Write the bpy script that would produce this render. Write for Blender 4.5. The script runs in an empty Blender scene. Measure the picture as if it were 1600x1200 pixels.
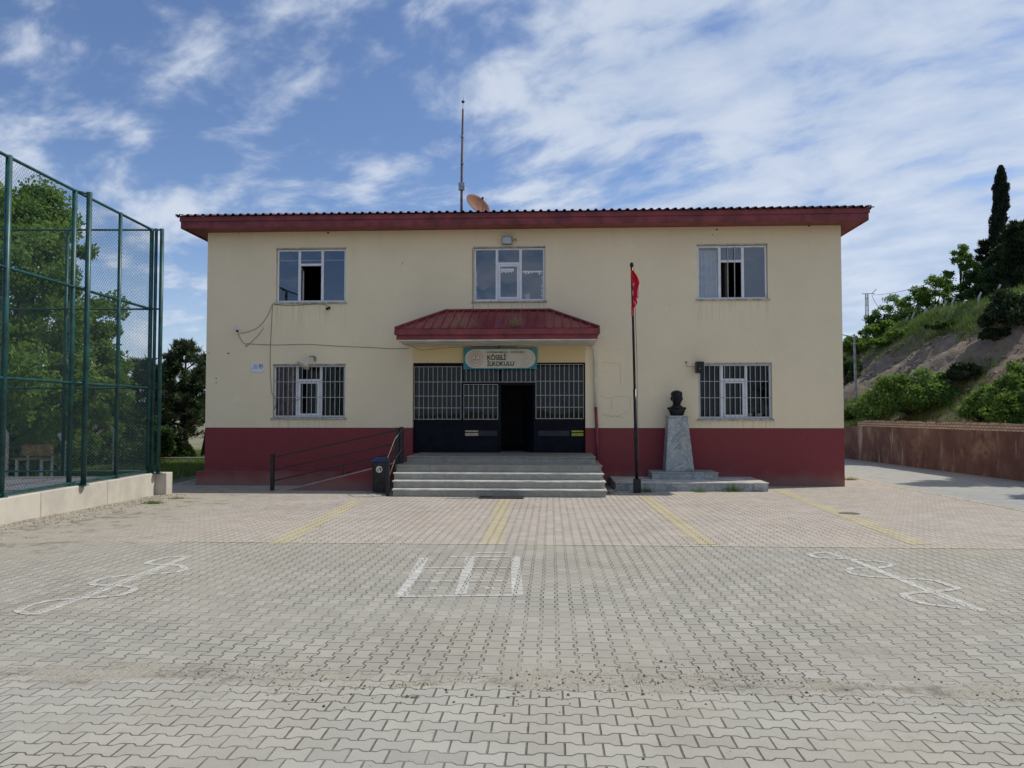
import bpy, bmesh, math, random
import numpy as np
from math import sin, cos, pi, radians, sqrt, atan2
from mathutils import Vector, Matrix
random.seed(7); RNG = np.random.default_rng(7)
sc = bpy.context.scene
COL = sc.collection

# ------------------------------------------------------------------ survey of the site (metres)
TH, PIT, FL, ZC = radians(2.9), radians(2.15), 1200.0, 2.117
Y0 = 22.6                                   # plane of the front wall
def ray(px, py):
    u, v = (px-800)/FL, (600-py)/FL
    f = cos(PIT) - v*sin(PIT); up = v*cos(PIT) + sin(PIT)
    return Vector((u*cos(TH) - f*sin(TH), u*sin(TH) + f*cos(TH), up))
def onY(px, py, Y):
    r = ray(px, py); t = Y/r.y; return Vector((r.x*t, Y, ZC + r.z*t))
def onX(px, py, X):
    r = ray(px, py); t = X/r.x; return Vector((X, r.y*t, ZC + r.z*t))
def zg(Y): return 0.018*(Y0-Y) if Y < Y0 else 0.0
def onG(px, py):
    r = ray(px, py)                          # ZC + rz t = .018(Y0 - ry t)
    t = (0.018*Y0 - ZC)/(r.z + 0.018*r.y)
    if r.y*t > Y0: t = -ZC/r.z
    return Vector((r.x*t, r.y*t, zg(r.y*t)))
def atD(px, py, d):                          # depth along the camera's level axis
    r = ray(px, py); fd = -r.x*sin(TH) + r.y*cos(TH); t = d/fd
    return Vector((r.x*t, r.y*t, ZC + r.z*t))

# ------------------------------------------------------------------ node helper
class G:
    def __init__(s, nt): s.nt = nt; s.N = nt.nodes; s.L = nt.links
    def node(s, t, **kw):
        n = s.N.new(t)
        for k, v in kw.items(): setattr(n, k, v)
        return n
    def link(s, a, b): s.L.new(a, b)
    def setin(s, i, v):
        if isinstance(v, bpy.types.NodeSocket): s.L.new(v, i)
        else: i.default_value = v
    def m(s, op, *a, clamp=False):
        n = s.N.new('ShaderNodeMath'); n.operation = op; n.use_clamp = clamp
        for i, v in enumerate(a): s.setin(n.inputs[i], v)
        return n.outputs[0]
    def step(s, v, a, b):                     # smoothstep
        n = s.N.new('ShaderNodeMapRange'); n.interpolation_type = 'SMOOTHSTEP'
        s.setin(n.inputs['Value'], v); n.inputs['From Min'].default_value = a; n.inputs['From Max'].default_value = b
        return n.outputs[0]
    def mix(s, f, a, b, mode='MIX'):
        n = s.N.new('ShaderNodeMix'); n.data_type = 'RGBA'; n.blend_type = mode
        s.setin(n.inputs[0], f)
        for i, v in ((6, a), (7, b)):
            if not isinstance(v, bpy.types.NodeSocket) and len(v) == 3: v = (*v, 1)
            s.setin(n.inputs[i], v)
        return n.outputs[2]
    def noise(s, vec, scale, detail=4, rough=.55, dist=0):
        n = s.N.new('ShaderNodeTexNoise'); s.setin(n.inputs['Vector'], vec)
        n.inputs['Scale'].default_value = scale; n.inputs['Detail'].default_value = detail
        n.inputs['Roughness'].default_value = rough; n.inputs['Distortion'].default_value = dist
        return n.outputs[0]
    def mapv(s, vec, scale=(1,1,1), rot=(0,0,0), loc=(0,0,0)):
        n = s.N.new('ShaderNodeMapping'); s.setin(n.inputs[0], vec)
        n.inputs['Scale'].default_value = scale; n.inputs['Rotation'].default_value = rot; n.inputs['Location'].default_value = loc
        return n.outputs[0]
    def obj(s): return s.node('ShaderNodeTexCoord').outputs['Object']
    def bump(s, h, strength=.3, dist=.01):
        n = s.N.new('ShaderNodeBump'); s.setin(n.inputs['Height'], h)
        n.inputs['Strength'].default_value = strength; n.inputs['Distance'].default_value = dist
        return n.outputs[0]

def newmat(name):
    m = bpy.data.materials.new(name); m.use_nodes = True
    g = G(m.node_tree); b = m.node_tree.nodes['Principled BSDF']
    return m, g, b
def mat(name, col, rough=.7, var=.15, scale=4, metal=0, bump=.1, bscale=60, col2=None, spec=.4):
    m, g, b = newmat(name)
    o = g.obj(); n = g.noise(o, scale, 6, .6)
    c2 = col2 or tuple(c*(1-var*2.2) for c in col); c1 = tuple(min(1, c*(1+var*.6)) for c in col)
    f = g.step(n, .3, .7)
    g.setin(b.inputs['Base Color'], g.mix(f, c1, c2))
    b.inputs['Roughness'].default_value = rough; b.inputs['Metallic'].default_value = metal
    b.inputs['Specular IOR Level'].default_value = spec
    if bump:
        g.setin(b.inputs['Normal'], g.bump(g.noise(o, bscale, 4), bump, .01))
    return m

M = {}
# plaster walls: rain streaks below the eaves and sills, blotches, hairline unevenness
def plaster(name, col, dirt, seed):
    m, g, b = newmat(name); o = g.obj()
    big = g.step(g.noise(g.mapv(o, loc=(seed, 0, 0)), .35, 5, .6), .35, .7)
    strk = g.step(g.noise(g.mapv(o, (1.6, 1, .22)), 1.2, 7, .7), .52, .85)
    fine = g.noise(o, 9, 6, .7)
    spk = g.step(g.noise(o, 34, 3, .6), .69, .76)
    sep = g.node('ShaderNodeSeparateXYZ'); g.link(o, sep.inputs[0])
    drip = None
    if seed == 0:                              # grime running down from the sills
        dn = g.step(g.noise(g.mapv(o, (7, 1, .35)), 1.6, 6, .7), .46, .70)
        for (a_, b_, zp) in ((432, 540, 472), (740, 852, 470), (1089, 1200, 467), (427, 539, 653), (1091, 1207, 655)):
            p_, q_ = onY(a_, zp, Y0), onY(b_, zp, Y0)
            mx_ = g.m('MULTIPLY', g.step(sep.outputs[0], p_.x-.12, p_.x+.05), g.m('SUBTRACT', 1, g.step(sep.outputs[0], q_.x-.05, q_.x+.12)))
            mz_ = g.m('MULTIPLY', g.step(sep.outputs[2], p_.z-1.1, p_.z-.1), g.m('LESS_THAN', sep.outputs[2], p_.z))
            k_ = g.m('MULTIPLY', mx_, mz_); drip = k_ if drip is None else g.m('MAXIMUM', drip, k_)
        drip = g.m('MULTIPLY', g.m('MULTIPLY', drip, dn), .38)
    top = g.step(sep.outputs[2], 6.0, 7.5)
    low = g.m('SUBTRACT', 1, g.step(g.m('ADD', sep.outputs[2], g.m('MULTIPLY', g.noise(o, 2.2, 5), .5)), .28, .75))
    c = g.mix(g.m('MULTIPLY', big, .45), col, tuple(x*.84 for x in col))
    c = g.mix(g.m('MULTIPLY', fine, .14), c, dirt)
    c = g.mix(g.m('MULTIPLY', strk, g.m('ADD', .06, g.m('MULTIPLY', top, .22))), c, dirt)
    if drip is not None: c = g.mix(drip, c, dirt)
    c = g.mix(g.m('MULTIPLY', low, .62), c, (.27, .20, .16))
    c = g.mix(g.m('MULTIPLY', g.step(g.noise(g.mapv(o, (1, 1, .6)), 2.4, 8, .75), .58, .66), .22), c, tuple(min(1, x*1.25+.02) for x in col))
    c = g.mix(g.m('MULTIPLY', spk, .10), c, dirt)
    g.setin(b.inputs['Base Color'], c); b.inputs['Roughness'].default_value = .85
    b.inputs['Specular IOR Level'].default_value = .25
    hh = g.m('ADD', g.noise(o, 70, 3), g.m('MULTIPLY', g.noise(o, 3, 3), 2.5))
    g.setin(b.inputs['Normal'], g.bump(hh, .22, .012))
    return m
M['cream'] = plaster('cream_plaster', (.90, .765, .53), (.42, .34, .24), 0)
M['lintel'] = plaster('bounce_lit_plaster', (.80, .64, .36), (.36, .27, .17), 5)  # wall plaster with bounced light mixed into its colour
M['red'] = plaster('maroon_plaster', (.245, .052, .056), (.12, .05, .046), 3)
M['redmetal'] = mat('maroon_sheet', (.24, .043, .048), .45, .2, 2.5, 0, .08, 20)
M['roofsheet'] = mat('roof_sheet', (.26, .028, .040), .38, .12, 2, 0, .03, 20)
M['darkroof'] = mat('weathered_roof_edge', (.085, .03, .035), .55, .3, 3)
M['white'] = mat('window_pvc', (.80, .81, .83), .35, .05, 6, 0, 0)
M['sill'] = mat('sill_stone', (.52, .48, .40), .7, .2, 8)
M['bar'] = mat('grille_paint', (.60, .59, .56), .5, .12, 20, 0, 0)
M['soffitw'] = mat('soffit_paint', (.74, .71, .64), .8, .12, 2)
M['navy'] = mat('navy_steel', (.006, .008, .017), .6, .3, 3, 0, .05, spec=.15)
M['black'] = mat('black_paint', (.014, .014, .017), .42, .3, 8, 0, .1)
M['pole'] = mat('pole_paint', (.022, .024, .028), .35, .4, 5, .3, .1)
M['bronze'] = mat('bust_bronze', (.016, .015, .017), .36, .3, 12, .3, .1)
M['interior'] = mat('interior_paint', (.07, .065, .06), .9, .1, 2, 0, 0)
M['curtain'] = mat('mauve_curtain', (.40, .27, .27), .9, .15, 6, 0, 0)
M['curtainw'] = mat('pale_curtain', (.62, .66, .68), .9, .08, 6, 0, 0)
M['paper'] = mat('paper', (.8, .82, .84), .8, .05, 6, 0, 0)
M['green'] = mat('fence_green', (.012, .075, .070), .42, .25, 5, 0, .05)
M['wire'] = mat('fence_wire', (.030, .075, .075), .5, .1, 5, 0, 0)
M['galv'] = mat('galvanised', (.36, .38, .40), .45, .2, 8, .6, 0)
M['rust'] = mat('rusty_dish', (.13, .042, .026), .8, .35, 5, 0, .15, col2=(.20, .09, .055))
M['mast'] = mat('mast_paint', (.20, .13, .12), .55, .3, 3, .2, 0)
M['blue'] = mat('blue_lid', (.02, .055, .14), .35, .1, 6, 0, 0)
M['binbrown'] = mat('bin_brown', (.030, .022, .020), .55, .3, 6)
M['wood'] = mat('bench_wood', (.36, .20, .085), .6, .25, 6)
M['bark'] = mat('bark', (.10, .075, .055), .95, .3, 6, 0, .6, 25)
M['darkbark'] = mat('dark_bark', (.05, .04, .034), .95, .3, 6, 0, .6, 25)
M['kerb'] = mat('kerb_concrete', (.45, .43, .38), .9, .15, 3)
M['postconc'] = mat('post_concrete', (.55, .54, .50), .9, .15, 5)
M['cable'] = mat('cable_grey', (.15, .14, .12), .7, .1, 5, 0, 0)
M['camwhite'] = mat('camera_plastic', (.70, .71, .74), .4, .06, 9, 0, 0)
M['lampcream'] = mat('lamp_shade_enamel', (.72, .68, .55), .5, .12, 9, 0, 0)
M['teal'] = mat('sign_teal', (.03, .28, .34), .45, .1, 5, 0, 0)
M['signcream'] = mat('sign_cream', (.70, .66, .57), .5, .08, 3, 0, 0)
M['ink'] = mat('ink', (.015, .015, .015), .6, .05, 5, 0, 0)
M['signred'] = mat('emblem_red', (.42, .13, .12), .6, .05, 5, 0, 0)
M['signblue'] = mat('plaque_blue', (.04, .12, .35), .6, .05, 5, 0, 0)
M['plaque'] = mat('plaque_white', (.72, .76, .80), .5, .04, 5, 0, 0)
M['beige'] = mat('door_sticker_beige', (.55, .44, .30), .6, .1, 9, 0, 0)
M['yellow'] = mat('door_sticker_yellow', (.42, .40, .03), .6, .1, 9, 0, 0)
M['mat'] = mat('rubber_mat', (.022, .018, .020), .95, .3, 20)
M['sloperock'] = mat('slope_rock', (.34, .28, .21), .95, .3, 3, 0, .5, 12)
M['stone'] = mat('pebble', (.22, .20, .17), .95, .35, 9)
M['stonel'] = mat('pale_pebble', (.42, .38, .31), .95, .25, 9)
M['lens'] = mat('lamp_glass', (.45, .5, .5), .12, .1, 5, .2, 0)

def marble(nm='grey_marble', a_=(.36, .385, .39), b_=(.22, .245, .25), vn=.65):
    m, g, b = newmat(nm); o = g.obj()
    n = g.noise(g.mapv(o, (1, 1, 1.0), (.3, .5, .2)), 1.8, 9, .62, 2.2)
    v = g.m('ABSOLUTE', g.m('SUBTRACT', n, .5))
    vein = g.m('SUBTRACT', 1, g.step(v, .0, .035))
    c = g.mix(g.step(g.noise(o, 3.2, 6, .6, .8), .3, .7), a_, b_)
    c = g.mix(g.m('MULTIPLY', vein, vn), c, (.62, .61, .56))
    c = g.mix(g.m('MULTIPLY', g.step(g.noise(o, 1.1, 7, .7), .5, .75), .5), c, (.30, .25, .18))
    g.setin(b.inputs['Base Color'], c); b.inputs['Roughness'].default_value = .38
    return m
M['marble'] = marble(); M['stepstone'] = marble('step_marble', (.33, .315, .26), (.25, .24, .20), .18)
M['nosing'] = mat('marble_nosing', (.62, .60, .54), .45, .15, 3)

def glass(name, tint, base, refl):
    m, g, b = newmat(name); nt = m.node_tree; out = nt.nodes['Material Output']; nt.nodes.remove(b)
    tr = g.node('ShaderNodeBsdfTransparent'); tr.inputs[0].default_value = (*tint, 1)
    gl = g.node('ShaderNodeBsdfGlossy'); gl.inputs['Roughness'].default_value = .015; gl.inputs[0].default_value = (*refl, 1)
    lw = g.node('ShaderNodeLayerWeight'); lw.inputs[0].default_value = .35
    o = g.obj()
    g.link(g.bump(g.noise(o, 1.7, 2), .10, .02), gl.inputs['Normal'])
    f = g.m('ADD', base, g.m('MULTIPLY', lw.outputs['Fresnel'], .5), clamp=True)
    mx = g.node('ShaderNodeMixShader'); g.link(f, mx.inputs[0]); g.link(tr.outputs[0], mx.inputs[1]); g.link(gl.outputs[0], mx.inputs[2])
    g.link(mx.outputs[0], out.inputs[0])
    return m
M['glass'] = glass('window_glass', (.72, .76, .78), .16, (.72, .76, .84))
M['glassdark'] = glass('shaded_glass', (.6, .65, .65), .03, (.45, .5, .52))

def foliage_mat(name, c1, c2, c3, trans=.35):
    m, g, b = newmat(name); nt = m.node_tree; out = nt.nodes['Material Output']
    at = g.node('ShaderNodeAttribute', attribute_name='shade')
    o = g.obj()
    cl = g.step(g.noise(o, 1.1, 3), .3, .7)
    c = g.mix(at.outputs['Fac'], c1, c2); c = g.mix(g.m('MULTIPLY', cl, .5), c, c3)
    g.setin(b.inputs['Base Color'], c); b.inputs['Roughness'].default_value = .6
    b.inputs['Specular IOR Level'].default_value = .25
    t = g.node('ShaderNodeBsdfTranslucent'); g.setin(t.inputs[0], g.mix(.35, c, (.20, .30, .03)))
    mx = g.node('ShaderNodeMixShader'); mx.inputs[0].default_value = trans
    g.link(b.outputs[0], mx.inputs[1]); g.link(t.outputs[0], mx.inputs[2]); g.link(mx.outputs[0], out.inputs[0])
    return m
M['leaf'] = foliage_mat('broad_leaf', (.07, .145, .024), (.23, .35, .07), (.12, .22, .045), .5)
M['leafdark'] = foliage_mat('dark_leaf', (.03, .065, .018), (.07, .13, .035), (.045, .09, .02), .25)
M['leafbush'] = foliage_mat('bush_leaf', (.085, .17, .035), (.22, .35, .095), (.13, .24, .055), .42)
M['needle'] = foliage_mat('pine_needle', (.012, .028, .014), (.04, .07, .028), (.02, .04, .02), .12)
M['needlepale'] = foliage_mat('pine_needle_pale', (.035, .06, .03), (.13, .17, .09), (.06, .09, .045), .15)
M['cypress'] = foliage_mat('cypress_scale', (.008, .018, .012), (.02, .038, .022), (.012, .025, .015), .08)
M['grass'] = foliage_mat('grass_blade', (.08, .15, .03), (.20, .29, .08), (.14, .20, .06), .35)
M['dry'] = foliage_mat('dry_grass', (.26, .22, .12), (.42, .36, .2), (.3, .26, .13), .3)

# interlocking pavers (waisted blocks laid in staggered rows)
def paver(name, col, w=.140, L=.2, swap=False, dirt=True, wear=None, joint=(.10, .090, .07), rot=0, jw=.0056):
    m, g, b = newmat(name); o = g.obj()
    oo = g.mapv(o, rot=(0, 0, rot)) if rot else o
    wob = g.node('ShaderNodeTexNoise'); g.link(oo, wob.inputs['Vector']); wob.inputs['Scale'].default_value = .8
    wv = g.node('ShaderNodeVectorMath', operation='MULTIPLY_ADD'); g.link(wob.outputs['Color'], wv.inputs[0])
    wv.inputs[1].default_value = (.022, .022, 0); g.link(oo, wv.inputs[2])
    sp = g.node('ShaderNodeSeparateXYZ'); g.link(wv.outputs[0], sp.inputs[0])
    raw = g.node('ShaderNodeSeparateXYZ'); g.link(o, raw.inputs[0])
    x, y = sp.outputs[0], sp.outputs[1]
    if swap: x, y = y, x
    u = g.m('DIVIDE', g.m('ADD', x, 200.), w); v = g.m('DIVIDE', g.m('ADD', y, 200.), L)
    T = g.m('MULTIPLY', g.m('MAXIMUM', g.m('MINIMUM', g.m('MULTIPLY', g.m('COSINE', g.m('MULTIPLY', v, 2*pi)), 2.4), 1.), -1.), .10)
    k = g.m('ROUND', u); par = g.m('SUBTRACT', 1, g.m('MULTIPLY', g.m('FLOORED_MODULO', k, 2.), 2))
    s = g.m('ADD', k, g.m('MULTIPLY', T, par)); du = g.m('SUBTRACT', u, s)
    d1 = g.m('MULTIPLY', g.m('ABSOLUTE', du), w)
    ci = g.m('ADD', g.m('SUBTRACT', k, 1), g.m('GREATER_THAN', du, 0))
    vv = g.m('ADD', v, g.m('MULTIPLY', g.m('ADD', ci, 1), .5))
    d2 = g.m('MULTIPLY', g.m('ABSOLUTE', g.m('SUBTRACT', vv, g.m('ROUND', vv))), L)
    d = g.m('ADD', g.m('MINIMUM', d1, d2), g.m('MULTIPLY', g.m('SUBTRACT', g.noise(o, 24, 5, .75), .5), .011))
    jn = g.m('SUBTRACT', 1, g.step(d, jw*.55, jw*1.5))
    cid = g.node('ShaderNodeCombineXYZ'); g.link(ci, cid.inputs[0]); g.link(g.m('FLOOR', vv), cid.inputs[1])
    wn = g.node('ShaderNodeTexWhiteNoise', noise_dimensions='2D'); g.link(cid.outputs[0], wn.inputs['Vector'])
    r = wn.outputs['Value']
    big = g.noise(o, .28, 6, .62); mid = g.noise(o, 2.3, 6, .65); fine = g.noise(o, 90, 3, .7)
    c = g.mix(r, tuple(q*.85 for q in col), tuple(q*1.07 for q in col))
    c = g.mix(g.m('MULTIPLY', g.m('GREATER_THAN', r, .93), .35), c, tuple(q*.66 for q in col))
    c = g.mix(g.m('MULTIPLY', g.step(mid, .4, .75), .35), c, tuple(q*.72 for q in col))
    c = g.mix(g.m('MULTIPLY', g.step(big, .42, .7), .5), c, tuple(a*bq for a, bq in zip(col, (1.04, .99, .90))))
    c = g.mix(g.m('MULTIPLY', g.step(fine, .48, .75), .32), c, tuple(q*.55 for q in col))
    c = g.mix(g.m('MULTIPLY', g.step(g.noise(o, 38, 5, .8), .52, .70), .22), c, tuple(min(1, q*1.28) for q in col))
    stn = g.step(g.noise(g.mapv(o, loc=(31, 7, 0)), .45, 8, .74), .52, .72)
    c = g.mix(g.m('MULTIPLY', stn, .42), c, tuple(q*.60 for q in (col[0]*1.02, col[1]*.98, col[2]*.9)))
    spt = g.step(g.noise(o, 19, 3, .5), .70, .74)
    c = g.mix(g.m('MULTIPLY', spt, .35), c, (.13, .115, .09))
    if wear:                                   # worn paint: base pavers show through
        c = g.mix(g.m('MULTIPLY', g.step(g.noise(o, 11, 6, .78), .40, .64), .85), c, wear)
    sand = (.43, .395, .315)
    fill = g.step(g.noise(o, .9, 6, .7), .44, .64)
    jc = g.mix(fill, joint, (.27, .245, .195))
    c = g.mix(g.m('MULTIPLY', jn, g.m('ADD', .62, g.m('MULTIPLY', mid, .5)), clamp=True), c, jc)
    hgt = g.m('SUBTRACT', 1, g.m('MULTIPLY', jn, g.m('SUBTRACT', 1, g.m('MULTIPLY', fill, .5))))
    if dirt:
        # sand swept against the low wall on the left, and along the seam between the two laying directions
        xl = g.m('ADD', raw.outputs[0], g.m('MULTIPLY', raw.outputs[1], .055))
        lm = g.m('ADD', xl, g.m('MULTIPLY', g.m('SUBTRACT', g.noise(o, .8, 7, .7), .5), 4.2))
        left = g.m('SUBTRACT', 1, g.step(lm, -7.6, -4.7))
        left = g.m('MULTIPLY', left, g.step(raw.outputs[1], 7.5, 11.0))
        sy = g.m('ABSOLUTE', g.m('SUBTRACT', raw.outputs[1], SEAM - .12))
        sm = g.m('ADD', g.m('MULTIPLY', sy, 1.9), g.m('MULTIPLY', g.m('SUBTRACT', g.noise(g.mapv(o, (.8, 1.3, 1)), 1.9, 9, .78), .5), 3.6))
        seam = g.m('MULTIPLY', g.m('SUBTRACT', 1, g.step(sm, -.02, .55)), g.step(g.noise(o, 16, 6, .8), .36, .54))
        dm = g.m('MAXIMUM', left, seam)
        pt = g.m('MULTIPLY', g.step(g.noise(o, .55, 8, .78), .56, .70), .6)
        dm = g.m('MAXIMUM', dm, pt)
        dc = g.mix(g.step(g.noise(o, 45, 5, .8), .35, .7), sand, (.25, .215, .165))
        dc = g.mix(g.m('MULTIPLY', g.step(g.noise(o, 2.6, 7, .75), .50, .62), .85), dc, (.15, .13, .10))
        c = g.mix(g.m('MULTIPLY', dm, .88), c, dc)
        hgt = g.m('ADD', g.m('MULTIPLY', hgt, g.m('SUBTRACT', 1, g.m('MULTIPLY', dm, .8))), g.m('MULTIPLY', dm, g.m('MULTIPLY', g.noise(o, 60, 4, .8), .8)))
    hgt = g.m('ADD', hgt, g.m('MULTIPLY', fine, .10)); hgt = g.m('ADD', hgt, g.m('MULTIPLY', r, .12))
    g.setin(b.inputs['Base Color'], c); b.inputs['Roughness'].default_value = .9; b.inputs['Specular IOR Level'].default_value = .2
    g.setin(b.inputs['Normal'], g.bump(hgt, .75, .008))
    return m
SEAM = onG(800, 1056).y; PINK = onG(830, 852).y
GREY = (.378, .360, .304)
M['pave_a'] = paver('grey_pavers_lengthwise', GREY)
M['pave_b'] = paver('grey_pavers_crosswise', (.398, .382, .326), w=.138, L=.205, swap=True)
M['pave_pink'] = paver('pink_pavers', (.45, .402, .345))
M['pave_yel'] = paver('yellow_pavers', (.50, .435, .26), wear=(.455, .40, .315))
M['pave_pale'] = paver('pale_border_pavers', (.50, .45, .345), dirt=False, wear=(.42, .385, .32))
M['pave_road'] = paver('road_pavers', (.37, .37, .345), rot=0, swap=True, dirt=False, jw=.0035, joint=(.2, .19, .17))
M['paint'] = paver('worn_white_paint', (.57, .56, .515), dirt=False, wear=(.40, .385, .33))

def ground_mat():
    m, g, b = newmat('rough_ground'); o = g.obj()
    f = g.step(g.noise(o, .35, 7, .7), .4, .6)
    c = g.mix(f, (.27, .22, .15), (.12, .15, .05)); c = g.mix(g.m('MULTIPLY', g.noise(o, 6, 5, .7), .5), c, (.16, .13, .09))
    g.setin(b.inputs['Base Color'], c); b.inputs['Roughness'].default_value = .95
    g.setin(b.inputs['Normal'], g.bump(g.noise(o, 9, 6, .7), .6, .05)); return m
M['ground'] = ground_mat()
def hill_mat():
    m, g, b = newmat('cut_slope_earth'); o = g.obj()
    at = g.node('ShaderNodeAttribute', attribute_name='grassy')
    n1 = g.noise(o, .5, 8, .72); n2 = g.noise(g.mapv(o, (1, 1, 2.2)), 2.6, 8, .75); n3 = g.noise(o, 11, 5, .75)
    dirt = g.mix(g.step(n1, .35, .65), (.34, .245, .165), (.31, .265, .205))
    dirt = g.mix(g.m('MULTIPLY', g.step(n2, .42, .66), .7), dirt, (.19, .14, .095))
    dirt = g.mix(g.m('MULTIPLY', g.step(n3, .58, .68), .75), dirt, (.46, .40, .31))
    gr = g.mix(g.step(n3, .35, .65), (.085, .12, .035), (.20, .21, .075))
    f = g.step(g.m('ADD', at.outputs['Fac'], g.m('MULTIPLY', g.m('SUBTRACT', n2, .5), 1.4)), .35, .7)
    g.setin(b.inputs['Base Color'], g.mix(f, dirt, gr)); b.inputs['Roughness'].default_value = .97
    g.setin(b.inputs['Normal'], g.bump(g.m('ADD', g.m('MULTIPLY', n2, 2), n3), .9, .12)); return m
M['hill'] = hill_mat()
M['farhill'] = mat('far_hill', (.13, .20, .19), 1, .15, .02, 0, 0, col2=(.16, .22, .19), spec=0)
def conc(name, col, dark, red=False):
    m, g, b = newmat(name); o = g.obj()
    n = g.noise(o, .9, 7, .7); st = g.noise(g.mapv(o, (.9, .9, .35)), 1.1, 8, .72, .6); f = g.noise(o, 30, 5, .7)
    c = g.mix(g.step(n, .38, .66), col, dark)
    if red:
        c = g.mix(g.m('MULTIPLY', g.step(g.noise(g.mapv(o, (1, 1.6, .28), loc=(3, 9, 2)), 1.0, 8, .7), .56, .66), .7), c, (.50, .40, .32))
        c = g.mix(g.m('MULTIPLY', g.step(g.noise(g.mapv(o, loc=(8, 2, 2)), .55, 8, .7), .54, .62), .6), c, (.30, .19, .12))
    c = g.mix(g.m('MULTIPLY', g.step(st, .50, .70), .6 if red else .35), c, (.42, .34, .26) if red else tuple(x*.6 for x in col))
    c = g.mix(g.m('MULTIPLY', g.step(f, .6, .75), .4), c, tuple(x*.5 for x in col))
    sep = g.node('ShaderNodeSeparateXYZ'); g.link(o, sep.inputs[0])
    g.setin(b.inputs['Base Color'], c); b.inputs['Roughness'].default_value = .92
    g.setin(b.inputs['Normal'], g.bump(g.m('ADD', g.m('MULTIPLY', f, .6), g.m('MULTIPLY', n, 3)), .35, .02)); return m
M['lowwall'] = conc('bare_concrete', (.52, .48, .41), (.41, .385, .33))
M['redwall'] = conc('stained_red_wall', (.12, .055, .045), (.19, .105, .078), True)
M['gravel'] = mat('dark_gravel', (.20, .20, .21), .95, .3, 30, 0, .8, 40)
def brickm():
    m, g, b = newmat('loose_brick_course'); o = g.obj()
    t = g.node('ShaderNodeTexBrick'); sp = g.node('ShaderNodeSeparateXYZ'); g.link(o, sp.inputs[0]); cb = g.node('ShaderNodeCombineXYZ'); g.link(sp.outputs[1], cb.inputs[0]); g.link(g.m('ADD', sp.outputs[2], .003), cb.inputs[1]); g.link(cb.outputs[0], t.inputs[0])
    t.inputs['Scale'].default_value = 1; t.inputs['Brick Width'].default_value = .2; t.inputs['Row Height'].default_value = .1
    t.inputs['Mortar Size'].default_value = .012
    t.inputs['Color1'].default_value = (.44, .30, .22, 1); t.inputs['Color2'].default_value = (.54, .42, .33, 1); t.inputs['Mortar'].default_value = (.12, .09, .07, 1)
    g.link(t.outputs[0], b.inputs['Base Color']); b.inputs['Roughness'].default_value = .95; return m
M['brick'] = brickm()
def flagm():
    m, g, b = newmat('flag_cloth')
    uv = g.node('ShaderNodeTexCoord').outputs['UV']; sp = g.node('ShaderNodeSeparateXYZ'); g.link(uv, sp.inputs[0])
    def disc(cx, cy, r):
        dx = g.m('SUBTRACT', sp.outputs[0], cx); dy = g.m('SUBTRACT', sp.outputs[1], cy)
        return g.m('LESS_THAN', g.m('SQRT', g.m('ADD', g.m('MULTIPLY', dx, dx), g.m('MULTIPLY', dy, dy))), r)
    cres = g.m('MULTIPLY', disc(.5, .5, .25), g.m('SUBTRACT', 1, disc(.56, .5, .20)))
    star = disc(.78, .5, .07)
    c = g.mix(g.m('MAXIMUM', cres, star, clamp=True), (.60, .012, .03), (.75, .7, .7))
    g.setin(b.inputs['Base Color'], c); b.inputs['Roughness'].default_value = .75
    t = g.node('ShaderNodeBsdfTranslucent'); g.setin(t.inputs[0], c)
    mx = g.node('ShaderNodeMixShader'); mx.inputs[0].default_value = .4
    g.link(b.outputs[0], mx.inputs[1]); g.link(t.outputs[0], mx.inputs[2]); g.link(mx.outputs[0], m.node_tree.nodes['Material Output'].inputs[0])
    return m
M['flag'] = flagm()

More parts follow.
